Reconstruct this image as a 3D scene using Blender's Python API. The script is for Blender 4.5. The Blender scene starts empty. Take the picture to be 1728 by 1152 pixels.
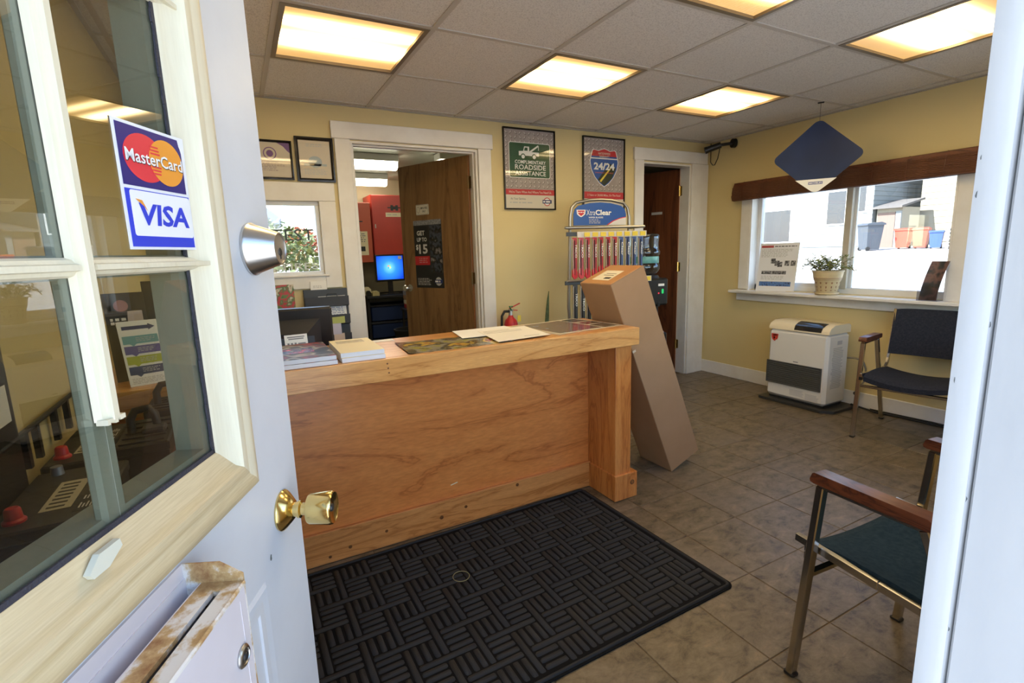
import bpy, bmesh, math, random
from mathutils import Vector, Matrix
random.seed(7)
C = bpy.context.scene.collection
scene = bpy.context.scene
PI = math.pi

# ------------------------------------------------------------------ camera, sky, sun, exposure
H = 1.286
YAW, PITCH, ROLL = .4891, .1749, -.0305
def cam_axes():
    cy, sy = math.cos(YAW), math.sin(YAW)
    f = Vector((sy, cy, 0)); r = Vector((cy, -sy, 0)); u = Vector((0, 0, 1))
    cp, sp = math.cos(PITCH), math.sin(PITCH)
    f2 = f*cp-u*sp; u2 = u*cp+f*sp
    c, s = math.cos(ROLL), math.sin(ROLL)
    return r*c+u2*s, -r*s+u2*c, f2
r_, u_, f_ = cam_axes()
cd = bpy.data.cameras.new('camera'); cam = bpy.data.objects.new('camera', cd); C.objects.link(cam)
M = Matrix((r_, u_, -f_)).transposed().to_4x4(); M.translation = Vector((0, 0, H)); cam.matrix_world = M
cd.sensor_width = 36; cd.lens = 851.98/1728*36; cd.clip_start = .02; cd.clip_end = 500
scene.camera = cam

world = bpy.data.worlds.new('sky'); scene.world = world; world.use_nodes = True
wn = world.node_tree.nodes; wl = world.node_tree.links
sky = wn.new('ShaderNodeTexSky'); sky.sky_type = 'NISHITA'; sky.sun_disc = False
sky.sun_elevation = math.radians(46); sky.sun_rotation = math.radians(-79); sky.air_density = 1.0; sky.dust_density = .8; sky.ozone_density = 1.0
wn['Background'].inputs['Strength'].default_value = .55
wl.new(sky.outputs[0], wn['Background'].inputs['Color'])
sl = bpy.data.lights.new('sun', 'SUN'); sl.energy = 12; sl.angle = .009; sl.color = (1, .975, .94)
sun = bpy.data.objects.new('sun', sl); C.objects.link(sun)
sd = Vector((-.72, .14, .68)).normalized()          # towards the sun
sun.rotation_euler = sd.to_track_quat('Z', 'Y').to_euler(); sun.location = (-6, 4, 9)
vs = scene.view_settings; vs.view_transform = 'Standard'; vs.look = 'None'; vs.gamma = 1; vs.exposure = 0.8; vs.use_curve_mapping = False
cy = scene.cycles; cy.max_bounces = 10; cy.transparent_max_bounces = 16; cy.caustics_reflective = False; cy.caustics_refractive = False
cy.sample_clamp_indirect = 6; cy.use_denoising = True

# ------------------------------------------------------------------ mesh builder
class MB:
    def __init__(s): s.v = []; s.f = []
    def add(s, v, f):
        b = len(s.v); s.v += [tuple(p) for p in v]; s.f += [tuple(i+b for i in q) for q in f]; return s
    def box(s, x0, x1, y0, y1, z0, z1, r=0, mtx=None):
        if x0 > x1: x0, x1 = x1, x0
        if y0 > y1: y0, y1 = y1, y0
        if z0 > z1: z0, z1 = z1, z0
        if r <= 0:
            v = [(x, y, z) for x in (x0, x1) for y in (y0, y1) for z in (z0, z1)]
            f = [(0, 1, 3, 2), (4, 6, 7, 5), (0, 4, 5, 1), (2, 3, 7, 6), (0, 2, 6, 4), (1, 5, 7, 3)]
        else:
            r = min(r, (x1-x0)/2.01, (y1-y0)/2.01, (z1-z0)/2.01)
            v = []; L = (x0, x1), (y0, y1), (z0, z1)
            for i in range(8):
                b = (i >> 2 & 1, i >> 1 & 1, i & 1)
                for a in range(3):
                    p = []
                    for k in range(3):
                        e = L[k][b[k]]
                        p.append(e if k == a else e+(r if b[k] == 0 else -r))
                    v.append(tuple(p))
            f = []
            def id_(b, a): return (b[0]*4+b[1]*2+b[2])*3+a
            for a in range(3):
                o = [k for k in range(3) if k != a]
                for sgn in (0, 1):
                    q = []
                    for c in ((0, 0), (0, 1), (1, 1), (1, 0)):
                        b = [0, 0, 0]; b[a] = sgn; b[o[0]] = c[0]; b[o[1]] = c[1]; q.append(id_(b, a))
                    f.append(tuple(q))
                for c in ((0, 0), (0, 1), (1, 0), (1, 1)):
                    b0 = [0, 0, 0]; b0[o[0]] = c[0]; b0[o[1]] = c[1]; b1 = list(b0); b1[a] = 1
                    f.append((id_(b0, o[0]), id_(b0, o[1]), id_(b1, o[1]), id_(b1, o[0])))
            for i in range(8): f.append((i*3, i*3+1, i*3+2))
        if mtx is not None: v = [mtx @ Vector(p) for p in v]
        return s.add(v, f)
    def bar(s, p0, p1, w, h, up=(0, 0, 1), r=0):
        p0 = Vector(p0); p1 = Vector(p1); d = (p1-p0); L = d.length; d.normalize(); up = Vector(up)
        x = d.cross(up)
        if x.length < 1e-4: x = d.cross(Vector((0, 1, 0)))
        x.normalize(); z = x.cross(d)
        m = Matrix((x, d, z)).transposed().to_4x4(); m.translation = p0
        return s.box(-w/2, w/2, 0, L, -h/2, h/2, r, m)
    def cone(s, p0, p1, r0, r1, n=20, caps=True):
        p0 = Vector(p0); p1 = Vector(p1); d = (p1-p0).normalized()
        x = d.orthogonal().normalized(); y = d.cross(x); v = []; f = []
        for p, r in ((p0, r0), (p1, r1)):
            for i in range(n):
                a = 2*PI*i/n; v.append(p+x*(r*math.cos(a))+y*(r*math.sin(a)))
        for i in range(n): j = (i+1) % n; f.append((i, j, n+j, n+i))
        if caps: f.append(tuple(range(n-1, -1, -1))); f.append(tuple(range(n, 2*n)))
        return s.add(v, f)
    def lathe(s, prof, n=28, mtx=None, caps=True):       # prof: (r, z) about local z
        v = []; f = []
        for r, z in prof:
            for i in range(n): a = 2*PI*i/n; v.append(Vector((r*math.cos(a), r*math.sin(a), z)))
        for k in range(len(prof)-1):
            for i in range(n): j = (i+1) % n; f.append((k*n+i, k*n+j, (k+1)*n+j, (k+1)*n+i))
        if caps: f.append(tuple(range(n-1, -1, -1))); f.append(tuple(range((len(prof)-1)*n, len(prof)*n)))
        if mtx is not None: v = [mtx @ p for p in v]
        return s.add(v, f)
    def tube(s, path, r, n=8, closed=False):
        P = [Vector(p) for p in path]; N = len(P); v = []; f = []
        prev = None
        for i, p in enumerate(P):
            a = P[(i-1) % N] if (closed or i > 0) else p; b = P[(i+1) % N] if (closed or i < N-1) else p
            t = (b-a).normalized()
            if prev is None: x = t.orthogonal().normalized()
            else: x = (prev-t*prev.dot(t)).normalized()
            prev = x; y = t.cross(x)
            for k in range(n): q = 2*PI*k/n; v.append(p+x*(r*math.cos(q))+y*(r*math.sin(q)))
        for i in range(N if closed else N-1):
            j = (i+1) % N
            for k in range(n): l = (k+1) % n; f.append((i*n+k, i*n+l, j*n+l, j*n+k))
        if not closed: f.append(tuple(range(n-1, -1, -1))); f.append(tuple(range((N-1)*n, N*n)))
        return s.add(v, f)
    def prism(s, poly, y0, y1, axis='y'):                # poly (u, v): u = x, v = z for axis y; (x, y) for z; (y, z) for x
        n = len(poly); g = {'y': lambda u, w, t: (u, t, w), 'z': lambda u, w, t: (u, w, t), 'x': lambda u, w, t: (t, u, w)}[axis]
        v = [g(a, b, y0) for a, b in poly]+[g(a, b, y1) for a, b in poly]
        f = [tuple(range(n)), tuple(range(2*n-1, n-1, -1))]+[(i, n+i, n+(i+1) % n, (i+1) % n) for i in range(n)]
        return s.add(v, f)
    def poly(s, pts): return s.add(pts, [tuple(range(len(pts)))])
    def sweep(s, x0, x1, z0, z1, prof):                  # mitred frame in the xz plane; prof (inset, y)
        n = len(prof); v = []; f = []
        for cx, cz, sx, sz in ((x0, z0, 1, 1), (x1, z0, -1, 1), (x1, z1, -1, -1), (x0, z1, 1, -1)):
            for ins, y in prof: v.append((cx+sx*ins, y, cz+sz*ins))
        for k in range(4):
            l = (k+1) % 4
            for i in range(n): j = (i+1) % n; f.append((k*n+i, k*n+j, l*n+j, l*n+i))
        return s.add(v, f)
    def grid(s, nu, nv, fn, thick=None):
        v = [Vector(fn(i/nu, j/nv)) for i in range(nu+1) for j in range(nv+1)]
        w = nv+1; f = [(i*w+j, (i+1)*w+j, (i+1)*w+j+1, i*w+j+1) for i in range(nu) for j in range(nv)]
        if thick:
            t = Vector(thick); b = len(v); v2 = [p+t for p in v]; f2 = [tuple(k+b for k in reversed(q)) for q in f]
            e = []
            for i in range(nu): e += [(i*w, i*w+b, (i+1)*w+b, (i+1)*w), ((i+1)*w+nv, (i+1)*w+nv+b, i*w+nv+b, i*w+nv)]
            for j in range(nv): e += [(j+1, j+1+b, j+b, j), (nu*w+j, nu*w+j+b, nu*w+j+1+b, nu*w+j+1)]
            v += v2; f += f2+e
        return s.add(v, f)

def mkmesh(name, mb, mat, smooth=None, fix=True):
    me = bpy.data.meshes.new(name); me.from_pydata([tuple(p) for p in mb.v], [], mb.f)
    if fix:
        bm = bmesh.new(); bm.from_mesh(me); bmesh.ops.recalc_face_normals(bm, faces=bm.faces); bm.to_mesh(me); bm.free()
    if mat: me.materials.append(mat)
    if smooth:
        me.shade_smooth(); me.set_sharp_from_angle(angle=math.radians(smooth))
    return me
def obj(name, mb, mat, parent=None, loc=(0, 0, 0), rot=(0, 0, 0), smooth=35, w=False, fix=True):
    if w and parent is not None:
        inv = (Matrix.Translation(parent.location) @ parent.rotation_euler.to_matrix().to_4x4()).inverted()
        mb.v = [tuple(inv @ Vector(p)) for p in mb.v]
    elif w:
        mb.v = [tuple(Vector(p)-Vector(loc)) for p in mb.v]
    me = mkmesh(name, mb, mat, smooth, fix)
    o = bpy.data.objects.new(name, me); C.objects.link(o); o.location = loc; o.rotation_euler = rot; o.parent = parent
    return o
def tag(o, label=None, cat=None, group=None, kind=None):
    if label: o['label'] = label
    if cat: o['category'] = cat
    if group: o['group'] = group
    if kind: o['kind'] = kind
    return o
def thing(name, label, cat, loc=(0, 0, 0), rz=0, group=None, kind=None, rot=None):
    o = bpy.data.objects.new(name, None); C.objects.link(o); o.empty_display_size = .05
    o.location = loc; o.rotation_euler = rot if rot else (0, 0, rz)
    return tag(o, label, cat, group, kind)
def clone(root, loc, rot=None, label=None):
    def cp(o, par):
        c = o.copy(); C.objects.link(c); c.parent = par
        for ch in [k for k in C.objects if k.parent == o]: cp(ch, c)
        return c
    kids = {}
    r = root.copy(); C.objects.link(r); r.location = loc
    if rot is not None: r.rotation_euler = rot
    if label: r['label'] = label
    for ch in root.children:
        c = ch.copy(); C.objects.link(c); c.parent = r
        for g in ch.children: d = g.copy(); C.objects.link(d); d.parent = c
    return r

# ------------------------------------------------------------------ materials
def nm(name):
    m = bpy.data.materials.new(name); m.use_nodes = True
    return m, m.node_tree.nodes, m.node_tree.links, m.node_tree.nodes['Principled BSDF']
def mat(name, col, rough=.5, metal=0, var=None, bump=None, coat=0, spec=.5, coord='Object', stretch=(1, 1, 1), trans=0):
    """var = (scale, colour 2, detail, lo, hi); bump = (scale, strength)"""
    m, n, l, b = nm(name)
    b.inputs['Base Color'].default_value = (*col, 1); b.inputs['Roughness'].default_value = rough; b.inputs['Metallic'].default_value = metal
    b.inputs['Specular IOR Level'].default_value = spec; b.inputs['Coat Weight'].default_value = coat; b.inputs['Coat Roughness'].default_value = .12
    if var or bump:
        tc = n.new('ShaderNodeTexCoord'); mp = n.new('ShaderNodeMapping'); mp.inputs['Scale'].default_value = stretch
        l.new(tc.outputs[coord], mp.inputs[0])
    if var:
        t = n.new('ShaderNodeTexNoise'); t.inputs['Scale'].default_value = var[0]; t.inputs['Detail'].default_value = var[2] if len(var) > 2 else 4
        t.inputs['Roughness'].default_value = .62
        r = n.new('ShaderNodeValToRGB'); r.color_ramp.elements[0].color = (*col, 1); r.color_ramp.elements[1].color = (*var[1], 1)
        r.color_ramp.elements[0].position = var[3] if len(var) > 3 else .35; r.color_ramp.elements[1].position = var[4] if len(var) > 4 else .7
        l.new(mp.outputs[0], t.inputs['Vector']); l.new(t.outputs['Fac'], r.inputs[0]); l.new(r.outputs[0], b.inputs['Base Color'])
    if bump:
        t2 = n.new('ShaderNodeTexNoise'); t2.inputs['Scale'].default_value = bump[0]; t2.inputs['Detail'].default_value = 3
        bp = n.new('ShaderNodeBump'); bp.inputs['Strength'].default_value = bump[1]; bp.inputs['Distance'].default_value = .003
        l.new(mp.outputs[0], t2.inputs['Vector']); l.new(t2.outputs['Fac'], bp.inputs['Height']); l.new(bp.outputs[0], b.inputs['Normal'])
    return m
def wood(name, c1, c2, c3, stretch, wscale=3, dist=6, rough=.35, coat=.25, nscale=2.0, fine=.45):
    """grain runs along the axis with the smallest stretch"""
    m, n, l, b = nm(name); b.inputs['Roughness'].default_value = rough; b.inputs['Coat Weight'].default_value = coat; b.inputs['Coat Roughness'].default_value = .2
    tc = n.new('ShaderNodeTexCoord'); mp = n.new('ShaderNodeMapping'); mp.inputs['Scale'].default_value = stretch
    l.new(tc.outputs['Object'], mp.inputs[0])
    no = n.new('ShaderNodeTexNoise'); no.inputs['Scale'].default_value = nscale; no.inputs['Detail'].default_value = 5; no.inputs['Roughness'].default_value = .55; no.inputs['Distortion'].default_value = 1.2
    l.new(mp.outputs[0], no.inputs['Vector'])
    mu = n.new('ShaderNodeMath'); mu.operation = 'MULTIPLY'; mu.inputs[1].default_value = wscale; l.new(no.outputs['Fac'], mu.inputs[0])
    fr = n.new('ShaderNodeMath'); fr.operation = 'PINGPONG'; fr.inputs[1].default_value = .5; l.new(mu.outputs[0], fr.inputs[0])
    r = n.new('ShaderNodeValToRGB'); e = r.color_ramp.elements; e[0].color = (*c1, 1); e[0].position = .05; e[1].color = (*c2, 1); e[1].position = .42
    k = e.new(.5); k.color = (*c3, 1)
    l.new(fr.outputs[0], r.inputs[0])
    fn = n.new('ShaderNodeTexNoise'); fn.inputs['Scale'].default_value = 30; fn.inputs['Detail'].default_value = 4; l.new(mp.outputs[0], fn.inputs['Vector'])
    mx = n.new('ShaderNodeMix'); mx.data_type = 'RGBA'; mx.blend_type = 'MULTIPLY'; mx.inputs['Factor'].default_value = fine
    r2 = n.new('ShaderNodeValToRGB'); r2.color_ramp.elements[0].color = (.62, .55, .48, 1); r2.color_ramp.elements[0].position = .3; r2.color_ramp.elements[1].position = .65
    l.new(fn.outputs['Fac'], r2.inputs[0]); l.new(r.outputs[0], mx.inputs[6]); l.new(r2.outputs[0], mx.inputs[7]); l.new(mx.outputs[2], b.inputs['Base Color'])
    return m
def schlick(n, l, f0):
    lw = n.new('ShaderNodeLayerWeight'); lw.inputs['Blend'].default_value = .5
    p = n.new('ShaderNodeMath'); p.operation = 'POWER'; p.inputs[1].default_value = 5; l.new(lw.outputs['Facing'], p.inputs[0])
    m = n.new('ShaderNodeMath'); m.operation = 'MULTIPLY_ADD'; m.inputs[1].default_value = 1-f0; m.inputs[2].default_value = f0; l.new(p.outputs[0], m.inputs[0])
    return m.outputs[0]
def glass(name, tint=(1, 1, 1), f0=.04, rough=.0, gl=(1, 1, 1)):
    m, n, l, b = nm(name); n.remove(b)
    out = n['Material Output']
    t = n.new('ShaderNodeBsdfTransparent'); t.inputs['Color'].default_value = (*tint, 1); g = n.new('ShaderNodeBsdfGlossy'); g.inputs['Roughness'].default_value = rough; g.inputs['Color'].default_value = (*gl, 1)
    mx = n.new('ShaderNodeMixShader'); l.new(schlick(n, l, f0), mx.inputs[0]); l.new(t.outputs[0], mx.inputs[1]); l.new(g.outputs[0], mx.inputs[2]); l.new(mx.outputs[0], out.inputs[0])
    return m
def emit(name, col, st):
    m, n, l, b = nm(name); b.inputs['Base Color'].default_value = (*[c*.4 for c in col], 1)
    b.inputs['Emission Color'].default_value = (*col, 1); b.inputs['Emission Strength'].default_value = st
    return m
def photo(name, cols, scale=9, rough=.25, coord='Object', detail=2):
    m, n, l, b = nm(name); b.inputs['Roughness'].default_value = rough
    tc = n.new('ShaderNodeTexCoord'); t = n.new('ShaderNodeTexNoise'); t.inputs['Scale'].default_value = scale; t.inputs['Detail'].default_value = detail
    r = n.new('ShaderNodeValToRGB'); e = r.color_ramp.elements
    e[0].color = (*cols[0], 1); e[0].position = .3; e[1].color = (*cols[-1], 1); e[1].position = .7
    for i in range(1, len(cols)-1): k = e.new(.3+.4*i/(len(cols)-1)); k.color = (*cols[i], 1)
    r.color_ramp.interpolation = 'EASE'
    l.new(tc.outputs[coord], t.inputs['Vector']); l.new(t.outputs['Fac'], r.inputs[0]); l.new(r.outputs[0], b.inputs['Base Color'])
    return m

YELLOW = mat('yellow_wall_paint', (.64, .52, .26), .55, var=(1.1, (.61, .49, .24), 3), bump=(160, .12), coord='Object')
TRIM = mat('white_trim_paint', (.74, .72, .68), .4, var=(7, (.68, .65, .60), 3), bump=(40, .05))
DOORW = mat('white_door_paint', (.66, .69, .75), .38, var=(3.5, (.59, .62, .69), 5, .45, .8), bump=(60, .06))
JAMBW = mat('worn_white_jamb_paint', (.47, .475, .48), .45, var=(5, (.42, .43, .445), 6, .45, .8), bump=(30, .12), stretch=(3, 3, .6))
CHIP = mat('bare_grey_chip', (.10, .11, .11), .8)
CREAM = wood('aged_cream_plastic', (.76, .71, .55), (.74, .685, .52), (.69, .62, .45), (9, 9, .8), 1.4, rough=.5, coat=0, fine=.14)
CREAMX = wood('aged_cream_plastic_sill', (.66, .55, .35), (.58, .46, .26), (.36, .29, .17), (.8, 16, 16), 1.7, rough=.55, coat=0, fine=.35)
GRILLE = mat('pale_inner_grille', (.62, .66, .64), .5, var=(6, (.55, .59, .57), 4), stretch=(8, 8, 1))
GASKET = mat('cracked_dark_sealant', (.035, .035, .05), .7, bump=(300, .6))
PANE = glass('window_glass', (.74, .75, .70), .07)
CLEAR = glass('clear_window_glass', (.97, .98, .98), .04)
STEEL = mat('brushed_nickel', (.60, .59, .57), .28, 1)
CHROME = mat('chrome_tube', (.55, .52, .47), .2, 1)
BRASS = mat('polished_brass', (.80, .60, .24), .16, 1)
DARKMETAL = mat('dark_metal', (.05, .05, .05), .4, .6)
BLACK = mat('black_plastic', (.012, .012, .013), .35)
BLACKM = mat('black_matte', (.012, .012, .012), .7)
BLACKG = mat('black_gloss_frame', (.012, .010, .010), .25)
WHITE = mat('white_paper', (.80, .79, .76), .6)
CREAMP = mat('cream_paper', (.74, .66, .45), .5)
BLUEISH = mat('white_page_edges', (.72, .76, .84), .6, var=(60, (.6, .64, .74), 2), stretch=(.2, .2, 6))
GREYINK = mat('grey_ink', (.22, .22, .23), .6)
LGREY = mat('light_grey_print', (.45, .45, .45), .5)
INK = mat('black_ink', (.02, .02, .022), .5)
RED = mat('red_print', (.52, .02, .03), .4)
NAVY = mat('navy_print', (.012, .03, .14), .35)
BLUE = mat('blue_print', (.02, .09, .36), .35)
WHITEP = mat('white_print', (.82, .82, .80), .4)
YELP = mat('yellow_print', (.78, .60, .06), .45)
PINE = wood('varnished_pine', (.70, .36, .115), (.62, .295, .085), (.46, .19, .045), (.9, 9, 9), 3.2, rough=.3, coat=.35, nscale=1.3)
PINEV = wood('varnished_pine_upright', (.64, .26, .068), (.56, .20, .045), (.40, .12, .025), (8, 8, 1.0), 3.0, rough=.3, coat=.3, nscale=1.2)
PLY = wood('varnished_plywood', (.74, .255, .062), (.67, .215, .05), (.50, .14, .03), (.75, 3.4, 3.4), 4.5, rough=.33, coat=.3, nscale=1.25)
PINEK = wood('varnished_pine_kickboard', (.68, .29, .085), (.60, .24, .065), (.44, .155, .035), (.9, 9, 9), 3.2, rough=.4, coat=.2, nscale=1.3)
KNOT = mat('wood_knot', (.10, .035, .012), .4, var=(60, (.22, .08, .02), 2))
KNOTC = mat('wood_knot_heart', (.28, .11, .03), .4)
GROUT = mat('floor_grout', (.14, .095, .05), .8)
RIDGE = mat('charcoal_mat_ribs', (.031, .031, .032), .9, bump=(500, .4), spec=.2)
MATB = mat('charcoal_mat_rubber', (.008, .008, .009), .9, spec=.1)
CARD = mat('brown_cardboard', (.36, .215, .115), .7, var=(5, (.33, .195, .10), 3), bump=(120, .05), spec=.2)
CARDT = mat('brown_packing_tape', (.50, .25, .09), .3, var=(8, (.45, .21, .07), 3))
DOORBR = wood('brown_veneer_door', (.27, .145, .055), (.225, .115, .042), (.15, .07, .025), (7, 7, .55), 3.5, rough=.3, coat=.35, nscale=1.4)
DOORDK = wood('dark_walnut_door', (.16, .055, .022), (.11, .035, .014), (.05, .016, .008), (7, 7, .5), 3.5, rough=.35, coat=.2, nscale=1.4)
DOOREDGE = mat('raw_door_edge', (.34, .14, .045), .5)
REDCAB = mat('red_cabinet_enamel', (.50, .045, .03), .42, var=(3, (.42, .04, .028), 3))
ORGCAB = mat('orange_red_cabinet_enamel', (.48, .09, .04), .45, var=(3, (.42, .075, .035), 3))
FAB1 = mat('dark_charcoal_fabric', (.020, .022, .030), .95, var=(90, (.032, .034, .044), 2), bump=(700, .5), spec=.15)
FAB2 = mat('dark_teal_fabric', (.013, .028, .040), .95, var=(70, (.024, .044, .056), 3), bump=(700, .6), spec=.15)
ARMW = wood('dark_arm_wood', (.17, .052, .02), (.12, .033, .012), (.055, .015, .007), (6, 1.4, 6), 3, rough=.35, coat=.15, nscale=3)
HEATW = mat('cream_heater_enamel', (.70, .68, .62), .4)
HEATC = mat('cream_heater_top', (.72, .63, .44), .4)
BAMBOO = mat('woven_bamboo', (.085, .03, .014), .6, var=(26, (.16, .062, .028), 4), bump=(120, .6), stretch=(.25, .25, 3))
SAGE = mat('dried_green_leaf', (.10, .14, .03), .6, var=(30, (.24, .25, .07), 2))
STEM = mat('dry_stem', (.20, .15, .06), .7)
CERAM = mat('cream_ceramic', (.62, .50, .29), .4, var=(12, (.54, .42, .23), 3))
CERAMD = mat('brown_glaze_pattern', (.24, .10, .05), .4)
SOIL = mat('potting_soil', (.03, .02, .012), .95)
REDP = mat('red_plastic', (.55, .012, .02), .35)
RUST = None
def rusty():
    m, n, l, b = nm('rusty_white_enamel'); b.inputs['Roughness'].default_value = .5
    tc = n.new('ShaderNodeTexCoord'); t = n.new('ShaderNodeTexNoise'); t.inputs['Scale'].default_value = 14; t.inputs['Detail'].default_value = 7; t.inputs['Roughness'].default_value = .65
    r = n.new('ShaderNodeValToRGB'); e = r.color_ramp.elements; e[0].color = (.72, .69, .66, 1); e[0].position = .47; e[1].color = (.22, .075, .02, 1); e[1].position = .66
    k = e.new(.54); k.color = (.50, .33, .15, 1)
    l.new(tc.outputs['Object'], t.inputs['Vector']); l.new(t.outputs['Fac'], r.inputs[0]); l.new(r.outputs[0], b.inputs['Base Color'])
    return m
RUST = rusty()
BOXW = mat('lilac_white_enamel', (.66, .62, .66), .4, var=(5, (.60, .55, .58), 4))

def slate():
    m, n, l, b = nm('slate_look_tile'); b.inputs['Roughness'].default_value = .38
    g = n.new('ShaderNodeNewGeometry'); oi = n.new('ShaderNodeObjectInfo')
    mul = n.new('ShaderNodeVectorMath'); mul.operation = 'SCALE'; mul.inputs['Scale'].default_value = 37
    cx = n.new('ShaderNodeCombineXYZ'); l.new(oi.outputs['Random'], cx.inputs[0]); l.new(oi.outputs['Random'], cx.inputs[1]); l.new(cx.outputs[0], mul.inputs[0])
    ad = n.new('ShaderNodeVectorMath'); l.new(g.outputs['Position'], ad.inputs[0]); l.new(mul.outputs[0], ad.inputs[1])
    mp = n.new('ShaderNodeMapping'); mp.inputs['Scale'].default_value = (1, 1.5, 1); l.new(ad.outputs[0], mp.inputs[0])
    t = n.new('ShaderNodeTexNoise'); t.inputs['Scale'].default_value = 11; t.inputs['Detail'].default_value = 10; t.inputs['Roughness'].default_value = .74; t.inputs['Distortion'].default_value = .35
    r = n.new('ShaderNodeValToRGB'); e = r.color_ramp.elements; e[0].color = (.048, .036, .022, 1); e[0].position = .36; e[1].color = (.225, .17, .10, 1); e[1].position = .66
    k = e.new(.47); k.color = (.125, .094, .055, 1); k = e.new(.58); k.color = (.17, .132, .088, 1)
    l.new(mp.outputs[0], t.inputs['Vector']); l.new(t.outputs['Fac'], r.inputs[0])
    t2 = n.new('ShaderNodeTexNoise'); t2.inputs['Scale'].default_value = 1.8; t2.inputs['Detail'].default_value = 2; l.new(ad.outputs[0], t2.inputs['Vector'])
    mx = n.new('ShaderNodeMix'); mx.data_type = 'RGBA'; mx.blend_type = 'MIX'; mx.inputs[7].default_value = (.155, .127, .11, 1)
    r2 = n.new('ShaderNodeValToRGB'); r2.color_ramp.elements[0].position = .5; r2.color_ramp.elements[1].position = .75; r2.color_ramp.elements[1].color = (.55, .55, .55, 1)
    l.new(t2.outputs['Fac'], r2.inputs[0]); l.new(r2.outputs[0], mx.inputs[0]); l.new(r.outputs[0], mx.inputs[6]); l.new(mx.outputs[2], b.inputs['Base Color'])
    bp = n.new('ShaderNodeBump'); bp.inputs['Strength'].default_value = .25; bp.inputs['Distance'].default_value = .003; l.new(t.outputs['Fac'], bp.inputs['Height']); l.new(bp.outputs[0], b.inputs['Normal'])
    return m
SLATE = slate()
def ceiltile():
    m, n, l, b = nm('mineral_ceiling_tile'); b.inputs['Roughness'].default_value = .9
    g = n.new('ShaderNodeNewGeometry'); t = n.new('ShaderNodeTexNoise'); t.inputs['Scale'].default_value = 170; t.inputs['Detail'].default_value = 3
    r = n.new('ShaderNodeValToRGB'); e = r.color_ramp.elements; e[0].color = (.56, .53, .50, 1); e[0].position = .36; e[1].color = (.72, .69, .65, 1); e[1].position = .52
    l.new(g.outputs['Position'], t.inputs['Vector']); l.new(t.outputs['Fac'], r.inputs[0]); l.new(r.outputs[0], b.inputs['Base Color'])
    bp = n.new('ShaderNodeBump'); bp.inputs['Strength'].default_value = .35; bp.inputs['Distance'].default_value = .003; l.new(t.outputs['Fac'], bp.inputs['Height']); l.new(bp.outputs[0], b.inputs['Normal'])
    return m
CTILE = ceiltile()
TEE = mat('ceiling_tee_paint', (.50, .46, .41), .5)
def lamp_lens(name, st, warm=True):
    """backlit acrylic lens: two tubes run behind it along local x"""
    m, n, l, b = nm(name); b.inputs['Base Color'].default_value = (.5, .45, .35, 1); b.inputs['Roughness'].default_value = .35
    tc = n.new('ShaderNodeTexCoord'); sp = n.new('ShaderNodeSeparateXYZ'); l.new(tc.outputs['Object'], sp.inputs[0])
    def mth(op, a, bb=None):
        k = n.new('ShaderNodeMath'); k.operation = op
        for i, q in enumerate((a, bb)):
            if q is None: continue
            if isinstance(q, (int, float)): k.inputs[i].default_value = q
            else: l.new(q, k.inputs[i])
        return k.outputs[0]
    def gauss(y0, s):
        d = mth('SUBTRACT', sp.outputs[1], y0); d2 = mth('MULTIPLY', d, d); return mth('EXPONENT', mth('MULTIPLY', d2, -1/(2*s*s)))
    g = mth('ADD', mth('MULTIPLY', gauss(-.12, .035), .5), gauss(.07, .05))
    x2 = mth('MULTIPLY', sp.outputs[0], sp.outputs[0]); fall = mth('EXPONENT', mth('MULTIPLY', mth('MULTIPLY', x2, x2), -90))
    t = n.new('ShaderNodeTexNoise'); t.inputs['Scale'].default_value = 3; l.new(tc.outputs['Object'], t.inputs['Vector'])
    v = mth('MULTIPLY', g, fall)
    r = n.new('ShaderNodeValToRGB'); e = r.color_ramp.elements; e[0].color = (1, .56, .17, 1); e[0].position = .0; e[1].color = (1, .80, .45, 1); e[1].position = .9
    k = e.new(.3); k.color = (1, .72, .34, 1)
    l.new(v, r.inputs[0]); l.new(r.outputs[0], b.inputs['Emission Color']); l.new(mth('ADD', mth('MULTIPLY', v, st), mth('ADD', mth('MULTIPLY', t.outputs['Fac'], .3), .28)), b.inputs['Emission Strength'])
    return m
LENS = lamp_lens('warm_backlit_lens', 14)
FLUO = emit('cool_fluorescent_lens', (1, .93, .72), 9)

# ------------------------------------------------------------------ flat print helpers (local frame: x right, z up, face towards -y)
def text(parent, s, cx, cz, w, h, y, m, bold=0, shear=0, name='lettering', rotate=0, align='CENTER'):
    cu = bpy.data.curves.new('t', 'FONT'); cu.body = s; cu.offset = bold; cu.shear = shear; cu.align_x = align; cu.resolution_u = 2; cu.space_line = .85
    o = bpy.data.objects.new('t', cu); C.objects.link(o)
    me = bpy.data.meshes.new_from_object(o.evaluated_get(bpy.context.evaluated_depsgraph_get()))
    bpy.data.objects.remove(o); bpy.data.curves.remove(cu)
    P = [v.co.copy() for v in me.vertices]
    if not P: return None
    x0 = min(p.x for p in P); x1 = max(p.x for p in P); y0 = min(p.y for p in P); y1 = max(p.y for p in P)
    sx = w/(x1-x0); sz = h/(y1-y0)
    for v, p in zip(me.vertices, P):
        a = (p.x-(x0+x1)/2)*sx; b = (p.y-(y0+y1)/2)*sz
        if rotate: a, b = a*math.cos(rotate)-b*math.sin(rotate), a*math.sin(rotate)+b*math.cos(rotate)
        v.co = (cx+a, y, cz+b)
    me.materials.append(m); me.name = name
    q = bpy.data.objects.new(name, me); C.objects.link(q); q.parent = parent
    return q
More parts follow.
